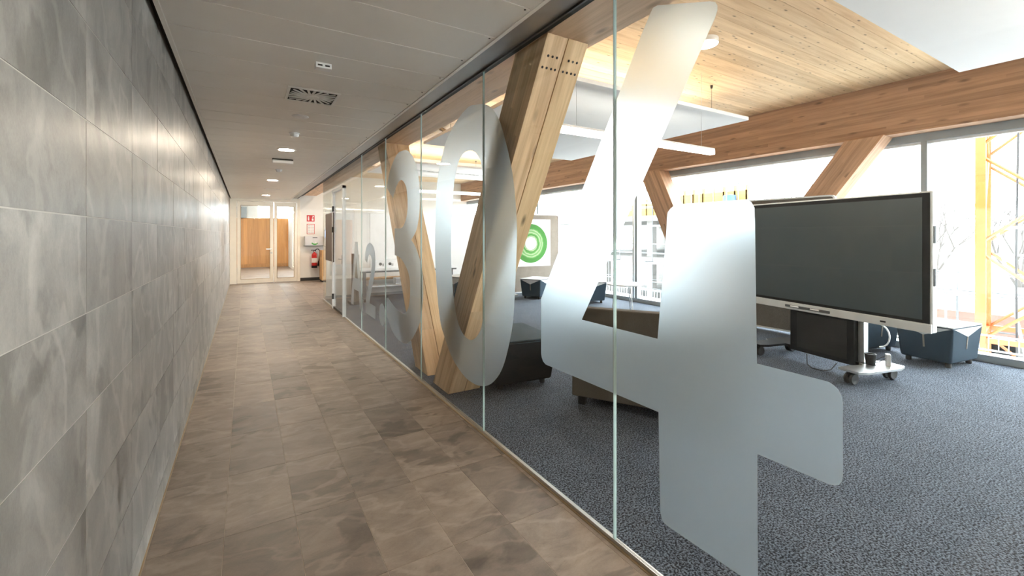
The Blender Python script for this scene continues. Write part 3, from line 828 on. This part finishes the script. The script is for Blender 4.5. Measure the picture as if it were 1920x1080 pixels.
MB().lathe([(.022, -.203), (.022, -.2)], (.03, 0, -.05), 14, 'Y').build('emblem', 'white_print', e)

e = empty('fire_extinguisher', (1.93, YE - .12, .42), label='red fire extinguisher with black hose on the lobby wall', cat='extinguisher')
MB().lathe([(.02, 0), (.078, .01), (.085, .03), (.085, .40), (.075, .45), (.03, .49), (.03, .52)], n=24).build('cylinder', 'red', e, smooth=True)
MB().lathe([(.087, 0), (.087, .075)], n=24).build('foot_ring', 'black_plastic', e, smooth=True)
MB().box(-.03, .03, -.03, .03, .52, .56).build('valve', 'black_plastic', e, bevel=.006)
MB().box(-.10, .03, -.012, .012, .565, .585).build('lever', 'black_plastic', e)
MB().lathe([(.02, 0), (.02, .02)], (.0, -.045, .535), 12, 'Y').build('gauge', 'alu', e)
hs = [(.02, -.02, .55), (.06, -.02, .61), (.12, -.02, .61), (.155, -.02, .55), (.16, -.02, .42), (.145, -.02, .28), (.12, -.02, .14)]
MB().path(hs, .014, 8).build('hose', 'black_plastic', e)
MB().tube((.125, -.02, .22), (.115, -.02, .06), .022, 10, .03).build('nozzle', 'black_plastic', e)
MB().box(-.09, .09, -.089, -.0865, .17, .32).build('label_plate', 'white_print', e)
MB().box(-.04, .04, .08, .12, .2, .3).build('bracket', 'dark_metal', e)

e = empty('info_monitor', (2.36, YE - .30, 1.38), label='dark framed info monitor with blue picture beside the dispenser', cat='monitor')
MB().box(-.16, .28, -.035, .0, -.27, .28).build('housing', 'black_plastic', e, bevel=.006)
MB().box(-.145, .265, -.038, -.035, .02, .265).build('picture', 'monitor_face', e)
MB().box(-.145, .265, -.038, -.035, -.25, .02).build('picture', 'white_print', e)
MB().box(.0, .1, .0, .30, -.05, .05).build('wall_arm', 'black_plastic', e)
e = empty('oak_locker', (2.42, 15.2, 0), label='low oak locker with black recessed grip by the lobby wall', cat='locker')
MB().box(-.36, .6, -.25, .30, .06, 1.0).build('body', 'locker', e, bevel=.003)
MB().box(-.34, .58, -.23, .30, .0, .06).build('plinth', 'black_plastic', e)
MB().box(-.363, -.359, -.06, .0, .78, .90).build('grip', 'black_plastic', e)

# ================================================================== suspended rafts and pendants
def raft(y0, y1, label):
    c_ = (4.09, (y0 + y1) / 2, 3.0)
    e = empty('ceiling_raft', c_, label=label, cat='ceiling panel', group='suspended white ceiling rafts')
    hx, hy = 1.56, (y1 - y0) / 2
    n = 2
    for i in range(n):
        a = -hy + i * 2 * hy / n; b = a + 2 * hy / n
        MB().box(-hx, hx, a + (.0 if i == 0 else .006), b - (.0 if i == n - 1 else .006), 0, .045).build('panel', 'raft', e, bevel=.004, seg=1)
    MB().box(-hx + .02, hx - .02, -.008, .008, .004, .04).build('slot', 'galv', e)
    for k in range(28):
        if k % 1 == 0:
            MB().box(-hx + .08 + k * .108, -hx + .14 + k * .108, -.010, .010, -.002, .004).build('slot_opening', 'dark_metal', e)
    for sy in (-1, 1):
        MB().box(-hx + .15, hx - .15, sy * (hy - .75) - .03, sy * (hy - .75) + .03, .0455, .06).build('added_uplight_strip', 'emit_added_up', e)  # hidden strips added to brighten the timber ceiling
    for sx in (-1, 1):
        for sy in (-1, 1):
            MB().tube((sx * (hx - .35), sy * (hy - .3), .04), (sx * (hx - .35), sy * (hy - .3), .48), .0025, 5).build('wire', 'dark_metal', e)
            MB().lathe([(.012, .44), (.018, .478)], (sx * (hx - .35), sy * (hy - .3), 0), 10).build('ceiling_cup', 'dark_metal', e)
    return e
raft(-2.32, 1.36, 'white suspended ceiling raft at the upper right edge of the picture')
raft(3.35, 7.03, 'white suspended ceiling raft behind the top of the digit 4')
raft(9.02, 12.7 - 1.75, 'white suspended ceiling raft at the far end of the room')

def pendant(x0, x1, y, z, label):
    e = empty('linear_pendant', ((x0 + x1) / 2, y, z), label=label, cat='light', group='linear pendant lights')
    hl = (x1 - x0) / 2
    MB().box(-hl, hl, -.035, .035, .052, .075).build('housing', 'white_gloss', e, bevel=.003, seg=1)
    MB().box(-hl + .002, hl - .002, -.034, .034, .0, .052).build('diffuser', 'emit_white', e)
    for s in (-1, 1):
        MB().tube((s * (hl - .22), 0, .07), (s * (hl - .22), 0, ZR - z), .0022, 5).build('wire', 'alu', e)
    return e
pendant(2.6, 5.0, 3.43, 2.5, 'white linear pendant light hanging under the raft behind the digit 4')
pendant(3.2, 5.55, 10.05, 2.5, 'white linear pendant light far behind the digit 0')
pendant(2.6, 5.0, .1, 2.5, 'added white linear pendant light right of the picture under the near raft')  # unseen pendant added to light the near column and beam
e = empty('ceiling_lamp', (4.0, 2.82, ZR), label='round white surface lamp glowing on the timber ceiling', cat='light')
MB().lathe([(.12, -.05), (.12, 0)], n=28).build('housing', 'white_gloss', e, smooth=True)
MB().lathe([(.11, -.055), (.115, -.05)], n=28).build('diffuser', 'emit_white', e)
e = empty('ceiling_spotlight', (3.05, 7.6, ZR), label='small brass coloured spotlight on the timber ceiling behind the digit 0', cat='light')
MB().lathe([(.05, -.04), (.05, 0)], n=16).build('base', 'brass', e, smooth=True)
MB().tube((0, 0, -.03), (.14, -.02, -.10), .035, 14).build('spot_head', 'brass', e, smooth=True)

# ================================================================== interactive screen on a trolley
tv = empty('screen_trolley', (5.555, 2.40, 0), math.atan2(.974, .2266), label='large dark interactive screen on a wheeled silver stand', cat='screen')
X0, X1 = -.968, 1.22
MB().box(X0, X1, -.07, .0, .6, 1.9).build('housing', 'silver', tv, bevel=.012, seg=3)
MB().box(X0 + .018, X1 - .018, .0, .006, .685, 1.885).build('bezel', 'black_plastic', tv, bevel=.002, seg=1)
MB().box(X0 + .075, X1 - .045, .006, .008, .715, 1.845).build('display', 'screen', tv)
MB().box(X0, X1, .0, .022, .6, .683).build('lower_bar', 'silver', tv, bevel=.004)
pt = MB().box(-.05, .50, .022, .030, .625, .655).build('pen_tray', 'galv', tv, bevel=.006)
for a in (.07, .32):
    MB().tube((a, .034, .642), (a + .10, .034, .642), .009, 8).build('pen', 'white_gloss', pt)
MB().box(-.60, -.55, .022, .024, .632, .648).build('sensor', 'black_plastic', tv)
for z in (1.03, 1.42):
    MB().box(X0 - .006, X0 + .001, -.04, -.015, z, z + .16).build('side_port', 'black_plastic', tv)
MB().box(-.335, -.275, -.14, -.075, .11, 1.3).build('post', 'alu', tv, bevel=.004)
MB().box(-.27, .47, -.12, -.02, .11, .60).build('equipment_box', 'black_plastic', tv, bevel=.006)
MB().box(-.20, .38, -.02, -.016, .16, .57).build('box_door', 'rubber', tv)
MB().box(-.44, .72, -.13, -.05, .122, .1545).build('cross_beam', 'black_plastic', tv)
def foot(x, mat):
    pl = [(x - .10, -.36), (x + .10, -.36), (x + .14, -.25), (x + .14, -.05), (x + .07, .0), (x + .10, .20), (x + .10, .31), (x - .10, .31), (x - .14, .22), (x - .14, -.25)]
    f = MB().extrude2d(pl, [], lambda a, b, c: (a, b, .128 + c), .026).build('foot_plate', mat, tv, bevel=.003, seg=1)
    return f
foot(-.44, 'alu'); foot(.70, 'black_plastic')
for x, y in ((-.435, .259), (-.44, -.297), (.69, .237), (.715, -.32)):
    k = MB().tube((x, y, .08), (x, y, .13), .018, 10)
    k.box(x - .034, x + .034, y - .045, y + .03, .07, .112)
    k = k.build('caster', 'black_plastic', tv, bevel=.004)
    for s in (-1, 1):
        MB().lathe([(.02, -.012), (.050, -.015), (.058, -.006), (.058, .006), (.050, .015), (.02, .012)], (x + s * .027, y, .058), 24, 'X').build('wheel', 'rubber', k, smooth=True)
cb = [Vector((-.40, -.2, .60))]
for i in range(9):
    a = R(90 - i * 22); cb.append(Vector((-.40 - .04 - .10 * math.cos(a) + .04, -.2, .45 + .12 * math.sin(a))))
MB().path(cb, .008, 6).build('cable', 'white_gloss', tv)
MB().path([(.20, .05, .12), (.14, .12, .03), (.05, .16, .012), (-.06, .14, .012), (-.10, .08, .03), (-.12, .02, .10)], .005, 6).build('cable', 'rubber', tv)
e = empty('black_cup', (5.554, 2.0, .156), label='small black cup standing on the right foot of the screen trolley', cat='cup')
MB().lathe([(.04, 0), (.05, .11), (.044, .11), (.036, .01), (.0, .01)], n=20).build('body', 'black_plastic', e, smooth=True)
e = empty('charger_block', (5.646, 1.885, .1545), .5, label='silver charger with thin cables beside the black cup', cat='charger')
MB().box(-.03, .03, -.02, .02, 0, .12).build('body', 'silver', e, bevel=.005)
MB().path([(0, .02, .10), (.02, .07, .06), (.05, .12, .01), (.09, .14, .006)], .004, 5).build('cable', 'rubber', e)
MB().path([(0, .02, .07), (-.02, .08, .03), (.02, .13, .006)], .004, 5).build('cable', 'rubber', e)

# ================================================================== poufs
def pouf_meshes(hx, hy, H, dark):
    zb, zt = .055, H
    kx, ky = .88, .88
    mb = MB()
    low = [(-hx * kx, -hy * ky, zb), (hx * kx, -hy * ky, zb), (hx * kx, hy * ky, zb), (-hx * kx, hy * ky, zb)]
    top = [(-hx, -hy, zt), (hx, -hy, zt), (hx, hy, zt), (-hx, hy, zt)]
    mb.hexa(low, top)
    return mb
def make_pouf(hx, hy, H, label, mat='fab_blue', topmat='fab_light', group='upholstered poufs on black castors', straps=True):
    e = empty('pouf', (0, 0, 0), label=label, cat='pouf', group=group)
    pouf_meshes(hx, hy, H, mat).build('body', mat, e, bevel=.025, seg=3)
    if topmat:
        # light seat cover: flat top with a pointed lappet folded over every side
        t = .006
        ox, oy = hx + t, hy + t
        mb = MB()
        cx_, cy_ = hx * .985, hy * .985
        mb.hexa([(-cx_, -cy_, H - .004), (cx_, -cy_, H - .004), (cx_, cy_, H - .004), (-cx_, cy_, H - .004)], [(-cx_, -cy_, H + .010), (cx_, -cy_, H + .010), (cx_, cy_, H + .010), (-cx_, cy_, H + .010)])
        mb.build('seat_cover', topmat, e, bevel=.012, seg=2)
        drop = .115
        if not straps: drop = .02
        for (ax_, ay_, bx_, by_, nx, ny_) in ((-1, -1, 1, -1, 0, -1), (1, -1, 1, 1, 1, 0), (1, 1, -1, 1, 0, 1), (-1, 1, -1, -1, -1, 0)):
            n = Vector((nx, ny_, 0)); sl = .12 * (hx if nx else hy) / (H - .055)
            def P(u, z, out):
                b = Vector((ax_ * hx, ay_ * hy, 0)).lerp(Vector((bx_ * hx, by_ * hy, 0)), u)
                b -= n * ((H - z) * sl)
                p = b + n * out; return (p.x, p.y, z)
            tri = [(.04, H - .012), (.96, H - .012), (.5, H - drop)]
            vs = [P(u, z, -.004) for u, z in tri] + [P(u, z, .0045) for u, z in tri]
            MB().add(vs, [(0, 1, 2), (3, 5, 4), (0, 3, 4, 1), (1, 4, 5, 2), (2, 5, 3, 0)]).build('lappet', topmat, e)
            if straps:
                q = [(.485, H - drop + .01), (.515, H - drop + .01), (.515, H - drop - .14), (.485, H - drop - .14)]
                vs = [P(u, z, -.003) for u, z in q] + [P(u, z, .004) for u, z in q]
                MB().add(vs, [(0, 1, 2, 3), (7, 6, 5, 4), (0, 4, 5, 1), (1, 5, 6, 2), (2, 6, 7, 3), (3, 7, 4, 0)]).build('strap', 'fab_pin', e)
    for sx in (-1, 1):
        for sy in (-1, 1):
            MB().lathe([(.022, 0), (.028, .006), (.028, .045), (.02, .06)], (sx * hx * .68, sy * hy * .68, 0), 12).build('castor', 'rubber', e, smooth=True)
    return e
p = make_pouf(.33, .27, .46, 'dark blue pouf with pale top at the window right of the large screen')
p.location = (7.03, 1.87, 0); p.rotation_euler.z = R(-8)
q = copy_tree(p); q.location = (6.98, 2.62, 0); q.rotation_euler.z = R(-14); q['label'] = 'dark blue pouf half hidden behind the stand of the large screen'
q = copy_tree(p); q.location = (5.95, 8.72, 0); q.rotation_euler.z = R(28); q['label'] = 'blue pouf with pale top in front of the green ring poster'
q = copy_tree(p); q.location = (6.55, 7.55, 0); q.rotation_euler.z = R(-20); q['label'] = 'blue pouf beside the small round table near the window'
q = copy_tree(p); q.location = (4.05, 8.75, 0); q.rotation_euler.z = R(30); q.scale = (1.1, 1.1, 1.32); q['label'] = 'grey blue armchair in the shape of a tall pouf seen through the opening of the digit 0'  # armchair, built as a stretched copy of the pouf
p = make_pouf(.34, .40, .47, 'nearly black upholstered block right behind the digit 0', 'fab_black', 'fab_teal', 'black upholstered blocks', False)
p.location = (2.38, 3.98, 0); p.rotation_euler.z = R(-6)

# ================================================================== grey felt sofa seen from behind
ang = math.atan2(-.855, .518)
sf = empty('felt_sofa', (2.479, 3.08, 0), ang, label='low grey felt sofa seen from behind under the bar of the digit 4', cat='sofa')
MB().box(0, 1.32, 0, .11, .075, .86).build('backrest', 'fab_grey', sf, bevel=.012)
MB().box(0.02, 1.30, .11, .74, .12, .42).build('seat', 'fab_light', sf, bevel=.03)
MB().box(0.02, 1.30, .11, .74, .075, .12).build('seat_base', 'fab_grey', sf, bevel=.01)
for x in (.05, 1.24):
    for y in (.03, .64):
        MB().box(x, x + .06, y, y + .06, 0, .08).build('leg', 'black_plastic', sf)

# ================================================================== felt pin boards
def pinboard(x, y, rz, L_, H, label, mat='fab_pin', holes=True):
    e = empty('pin_board', (x, y, 0), rz, label=label, cat='board', group='standing felt boards')
    def rr(w0, w1, h0, h1, r):
        o = []
        for cx_, cy_, a0 in ((w1 - r, h1 - r, 0), (w0 + r, h1 - r, 90), (w0 + r, h0 + r, 180), (w1 - r, h0 + r, 270)):
            for i in range(6): o.append((cx_ + r * math.cos(R(a0 + i * 18)), cy_ + r * math.sin(R(a0 + i * 18))))
        return o
    MB().extrude2d(rr(.02, L_ - .02, .05, H - .02, .05), [], lambda a, b, c: (a, c - .02, b), .04).build('felt_panel', mat, e)
    MB().extrude2d(rr(0, L_, .03, H, .07), [rr(.022, L_ - .022, .052, H - .022, .05)], lambda a, b, c: (a, c - .028, b), .056).build('frame', 'silver', e)
    for s in (.12, L_ - .12):
        MB().box(s - .03, s + .03, -.25, .25, 0, .03).build('foot', 'silver', e, bevel=.005)
    if holes:
        for s in (.09, L_ - .09):
            MB().lathe([(.012, -.026), (.012, -.02)], (s, 0, H - .10), 10, 'Y').build('rivet', 'brass', e)
    return e
pb = pinboard(5.62, 9.5, R(-2), 1.53, 2.03, 'standing warm grey felt board carrying the green ring poster')
pinboard(7.05, 4.35, R(-90), 1.42, 2.06, 'grey felt board in silver frame standing behind the large screen', 'fab_grey')
# green ring poster
po = empty('ring_poster', (5.62, 9.5, 0), R(-2), label='white poster with a printed green ring on the felt board', cat='poster')
MB().box(.02, 1.25, -.036, -.029, .69, 1.895).build('paper', 'white_print', po)
def ringmat():
    m, nt, b = newmat('green_ring_print')
    L = nt.links.new
    tc = N(nt, 'ShaderNodeTexCoord'); le = N(nt, 'ShaderNodeVectorMath', operation='LENGTH'); L(tc.outputs['Object'], le.inputs[0])
    no = N(nt, 'ShaderNodeTexNoise'); no.inputs['Scale'].default_value = 9; L(tc.outputs['Object'], no.inputs['Vector'])
    s = N(nt, 'ShaderNodeMath', operation='MULTIPLY_ADD'); s.inputs[1].default_value = .05; L(no.outputs['Fac'], s.inputs[0]); L(le.outputs['Value'], s.inputs[2])
    g, g2, p_ = (.045, .20, .028), (.085, .28, .055), (.36, .44, .27)
    rp = ramp(nt, [(0, g), (.18, g), (.215, p_), (.235, g), (.28, g2), (.30, p_), (.34, g2), (.37, p_), (.395, g2), (.42, g), (.50, g)])
    L(s.outputs[0], rp.inputs['Fac']); L(rp.outputs['Color'], b.inputs['Base Color']); b.inputs['Roughness'].default_value = .8
    return m
RM = ringmat()
ro = [(.50 * math.cos(R(a)), .50 * math.sin(R(a))) for a in range(0, 360, 6)]
ri = [(.166 * math.cos(R(a)), .166 * math.sin(R(a))) for a in range(0, 360, 10)]
MB().extrude2d(ro, [ri], lambda a, b, c: (a, -c, b), .002).build('ring_print', RM, po, loc=(.65, -.036, 1.275))

# ================================================================== round table
rt_ = empty('round_table', (5.95, 5.85, 0), label='small round white table on thin legs near the window', cat='table')
MB().lathe([(.0, .585), (.33, .585), (.335, .592), (.335, .605), (.33, .61), (0, .61)], n=40).build('table_top', 'white_gloss', rt_, smooth=True)
for a in (20, 140, 260):
    MB().tube((.16 * math.cos(R(a)), .16 * math.sin(R(a)), .585), (.25 * math.cos(R(a)), .25 * math.sin(R(a)), 0), .009, 8).build('leg', 'alu', rt_)

# ================================================================== work bench at the room end
dk = empty('work_bench', (2.15, 9.95, 0), label='white work bench with lower shelf at the room end behind the small characters', cat='bench')
MB().box(0, 2.3, 0, .75, .69, .72).build('table_top', 'white_gloss', dk, bevel=.004)
MB().box(.02, 2.28, .02, .73, .655, .69).build('apron', 'galv', dk)
MB().box(.25, 2.1, .35, .72, .30, .325).build('lower_shelf', 'white_gloss', dk)
for x in (.08, 2.16):
    MB().box(x, x + .06, .10, .16, .10, .66).build('leg', 'galv', dk)
    MB().box(x, x + .06, .60, .66, .10, .66).build('leg', 'galv', dk)
    MB().box(x - .01, x + .07, .03, .72, .07, .10).build('foot_bar', 'galv', dk)
    for y in (.08, .66):
        MB().lathe([(.03, -.018), (.045, -.012), (.045, .012), (.03, .018)], (x + .03, y, .045), 14, 'X').build('castor', 'rubber', dk, smooth=True)
def kit_box(x, y, z, wd, label, nm='socket_box'):
    e = empty(nm, (x, y, z), label=label, cat='box')
    MB().box(0, wd, 0, .16, 0, .20).build('body', 'white_gloss', e, bevel=.01)
    for i in range(max(1, int(wd / .22))):
        MB().lathe([(.035, -.006), (.035, 0)], (.12 + i * .22, 0, .10), 14, 'Y').build('socket', 'dark_metal', e)
        MB().box(.16 + i * .22, .20 + i * .22, -.008, 0, .05, .11).build('switch', 'grey_print', e)
    return e
kit_box(2.55, 10.3, .72, .95, 'white box with dark sockets on the white work bench')
e = empty('wooden_crate', (3.55, 10.3, .72), label='small pale wooden box at the right end of the work bench', cat='box')
MB().box(0, .26, 0, .18, 0, .19).build('body', 'locker', e, bevel=.004)
MB().lathe([(.03, -.004), (.03, 0)], (.13, 0, .1), 14, 'Y').build('finger_hole', 'black_plastic', e)
e = empty('storage_tray', (3.05, 10.40, .326), label='grey white storage tray on the lower shelf of the work bench', cat='tray')
MB().box(0, .9, 0, .2, 0, .15).build('body', 'white_gloss', e, bevel=.006)
MB().box(.0, .12, -.01, 0, .02, .13).build('front_label', 'grey_print', e)
e = empty('divider_screen', (2.02, 9.7, 0), label='narrow dark felt divider standing beside the work bench', cat='divider')
MB().box(0, .05, 0, .55, .06, 1.08).build('panel', 'fab_grey', e, bevel=.006)
MB().box(-.1, .15, .1, .45, 0, .06).build('foot', 'galv', e)
e = empty('bench_board', (2.2, 10.75, 0), label='low oak bench board behind the glass door', cat='bench')
MB().box(0, 2.0, 0, .3, .42, .46).build('seat', 'locker', e)
MB().box(.05, .12, .05, .25, 0, .42).build('leg', 'galv', e)
MB().box(1.85, 1.92, .05, .25, 0, .42).build('leg', 'galv', e)

# ================================================================== outside: building site
box('ground', 'ground', 8.2, 160, -120, 120, -6.2, -6.0, label='gravel ground of the building site outside', cat='ground', kind='structure')
# tower crane mast
cr = empty('tower_crane', (11.4, 2.46, -6), R(9), label='yellow lattice mast of a tower crane outside the right window', cat='crane')
W_ = 1.7
cor = [(0, 0), (W_, 0), (W_, -W_), (0, -W_)]
for k, (x, y) in enumerate(cor):
    s = .068 if k in (0,) else .055
    MB().box(x - s, x + s, y - s, y + s, 0, 16).build('chord', 'yellow', cr)
sec = 1.75
for i in range(9):
    z0 = .35 + i * sec
    for k in range(4):
        a, b = cor[k], cor[(k + 1) % 4]
        if k == 0:
            p0, p1 = ((a[0], a[1], z0 + sec), (b[0], b[1], z0)) if i % 2 else ((a[0], a[1], z0), (b[0], b[1], z0 + sec))
            MB().tube(p0, p1, .042, 8).build('brace', 'yellow', cr)
        else:
            MB().tube((a[0], a[1], z0), (b[0], b[1], z0 + sec * .9), .028, 6).build('brace', 'yellow', cr)
            MB().tube((a[0], a[1], z0 + sec * .9), (b[0], b[1], z0), .028, 6).build('brace', 'yellow', cr)
        if i % 3 == 0:
            MB().bar((a[0], a[1], z0), (b[0], b[1], z0), .08, .09).build('brace', 'yellow', cr)
for z in (4.9, 7.6, 10.2):
    MB().box(.15, W_ - .1, -W_ + .1, -.12, z, z + .05).build('platform', 'galv_light', cr)
MB().path([(.2, -.65, 10.6), (.2, -.45, 9.7), (.2, -.42, 7), (.21, -.44, 4)], .016, 6).build('cable', 'rubber', cr)
for s in (0, .38):
    MB().tube((.9 + s * .2, -.95 + s, 4.9), (.7 + s * .2, -.55 + s, 7.6), .022, 6).build('ladder_rail', 'galv_light', cr)
    MB().tube((.9 + s * .2, -.55 + s, 2.2), (.7 + s * .2, -.95 + s, 4.9), .022, 6).build('ladder_rail', 'galv_light', cr)

# concrete shells under construction
def shell(x0, x1, y0, y1, levels, label, cols=6):
    e = empty('concrete_shell', ((x0 + x1) / 2, (y0 + y1) / 2, -6), label=label, cat='building', group='concrete shells on the building site')
    cx_, cy_ = (x0 + x1) / 2, (y0 + y1) / 2
    for z in levels:
        MB().box(x0 - cx_, x1 - cx_, y0 - cy_, y1 - cy_, z + 6 - .3, z + 6).build('slab', 'concrete', e)
    zs = [-6] + list(levels)
    for a, b in zip(zs, zs[1:]):
        for i in range(cols):
            y = y0 + .5 + i * (y1 - y0 - 1) / (cols - 1)
            MB().box(x0 + .4 - cx_, x0 + .8 - cx_, y - .2 - cy_, y + .2 - cy_, a + 6, b + 6 - .3).build('pillar', 'concrete', e)
        MB().box(x1 - 1 - cx_, x1 - .7 - cx_, y0 - cy_, y1 - cy_, a + 6, b + 6 - .3).build('back_wall', 'concrete', e)
    return e
shell(17, 30, -6, 9, (-3.0, -.9), 'pale concrete shell with low slabs behind the yellow crane')
shell(20, 36, 10, 30, (-3.0, 0.2, 2.6), 'taller pale concrete shell in the left windows')
def formwork(x, y, z, n, label, rz=90):
    e = empty('formwork', (x, y, z), R(rz), label=label, cat='formwork', group='yellow formwork on the shells')
    for i in range(n):
        MB().box(i * .6, i * .6 + .56, -.04, .04, 0, 1.1).build('board', 'yellow_form', e)
        MB().box(i * .6 + .02, i * .6 + .10, -.10, .04, 0, 1.35).build('stud', 'yellow_form', e)
    MB().box(0, n * .6, -.14, -.06, .35, .45).build('waler', 'yellow', e)
    return e
formwork(21, 12.5, 2.6, 7, 'yellow formwork row on the roof of the taller concrete shell')
formwork(24, 18.5, 2.6, 9, 'yellow formwork row at the far left of the taller concrete shell')
formwork(16.6, -.5, -3.0, 6, 'yellow formwork row between the slabs behind the crane')
formwork(16.6, 4.6, -3.0, 6, 'yellow formwork row low behind the window mullion')
e = empty('blue_barrel', (20.6, 13.2, 2.6), label='blue plastic barrel on top of the taller concrete shell', cat='barrel')
MB().lathe([(.27, 0), (.30, .05), (.30, .3), (.315, .32), (.30, .34), (.30, .8), (.27, .86)], n=18).build('body', 'blue_barrel', e, smooth=True)
MB().lathe([(.05, .86), (.05, .9)], (.12, 0, 0), 10).build('bung', 'white_print', e)
box('site_hoarding', 'pink_board', 16.75, 16.9, -4, 7.5, -1.2, -.6, None, 0, label='long reddish board lying along the low slab edge', cat='board')

def scaffold(x, y0, y1, zt, label, bay=2.5, lift=2.0, zb=-6.0):
    e = empty('scaffold', (x, y0, zb), label=label, cat='scaffold', group='scaffolds on the building site')
    n = int((y1 - y0) / bay)
    for i in range(n + 1):
        for dx in (0, .9):
            top = zt + (0 if i % 2 else .35)
            MB().tube((dx, i * bay, 0), (dx, i * bay, top - zb), .026, 6).build('standard', 'galv', e)
    z = lift
    while z < zt - zb:
        for dx in (0, .9):
            for dz in (0, .5, 1.0):
                if z + dz < zt - zb:
                    MB().tube((dx, 0, z + dz), (dx, n * bay, z + dz), .02, 5).build('ledger', 'galv', e)
        for i in range(n + 1):
            MB().tube((0, i * bay, z), (.9, i * bay, z), .02, 5).build('transom', 'galv', e)
        MB().box(.05, .85, 0, n * bay, z - .06, z - .02).build('deck', 'galv_light', e)
        z += lift
    return e
scaffold(15.6, -6, 9.0, 1.2, 'scaffold in front of the low concrete shell')
scaffold(18.5, 9.5, 32, 4.6, 'tall scaffold in front of the taller concrete shell')
def frame_tower(x, y, z, h, wd, label):
    e = empty('shoring_frame', (x, y, z), label=label, cat='frame', group='steel frames standing above the shells')
    for s in (0, wd):
        MB().tube((0, s, 0), (0, s, h), .03, 6).build('post', 'galv', e)
    for q in (.45, h):
        MB().tube((0, 0, q), (0, wd, q), .03, 6).build('crossbar', 'galv', e)
    return e
frame_tower(17.4, 8.0, -.9, 5.3, .7, 'tall steel frame right of the window column')
frame_tower(20.3, 11.2, 2.6, 1.55, .6, 'narrow steel frame above the shell close to the slanted window column')
frame_tower(20.3, 13.9, 2.6, 1.5, .8, 'steel frame above the shell in the middle of the left window')
frame_tower(22.0, 15.6, 2.6, 1.6, 1.2, 'wide pale steel frame above the shell near the blue barrel')
# bare trees far behind
def tree(x, y, H, label, seed):
    rg = random.Random(seed)
    e = empty('bare_tree', (x, y, -6), label=label, cat='tree', group='bare trees behind the site')
    MB().tube((0, 0, 0), (0, 0, H * .35), .22, 8, .15).build('trunk', 'bark', e)
    cr_ = MB()
    def br(p, d, l, r, n):
        q = p + d * l
        cr_.tube(p, q, r, 4, r * .6)
        if n == 0: return
        for _ in range(3):
            dd_ = (d + Vector((rg.uniform(-.8, .8), rg.uniform(-.8, .8), rg.uniform(-.1, .6)))).normalized()
            br(q, dd_, l * .68, r * .55, n - 1)
    for i in range(4):
        br(Vector((0, 0, H * .33)), Vector((math.cos(i * 1.6) * .5, math.sin(i * 1.6) * .5, 1)).normalized(), H * .22, .12, 4)
    cr_.build('branches', 'bark', e)
tree(46, 8, 11, 'bare tree right of the window mullion far behind the site', 3)
tree(52, 14, 12, 'bare tree behind the slab between mullion and crane', 4)
tree(48, 2, 11, 'bare tree seen through the yellow crane mast', 5)
e = empty('far_building', (75, 10, -6), label='pale far building on the horizon behind the trees', cat='building')
MB().box(0, 12, -25, 25, 0, 8.5).build('wall', 'concrete', e)
MB().box(-.3, 12.3, -25.3, 25.3, 8.5, 8.9).build('roof', 'galv_light', e)
for i in range(16):
    for k in (1.5, 5.0):
        MB().box(-.05, .05, -23.5 + i * 3, -22 + i * 3, k, k + 1.6).build('window', 'grey_frame', e)
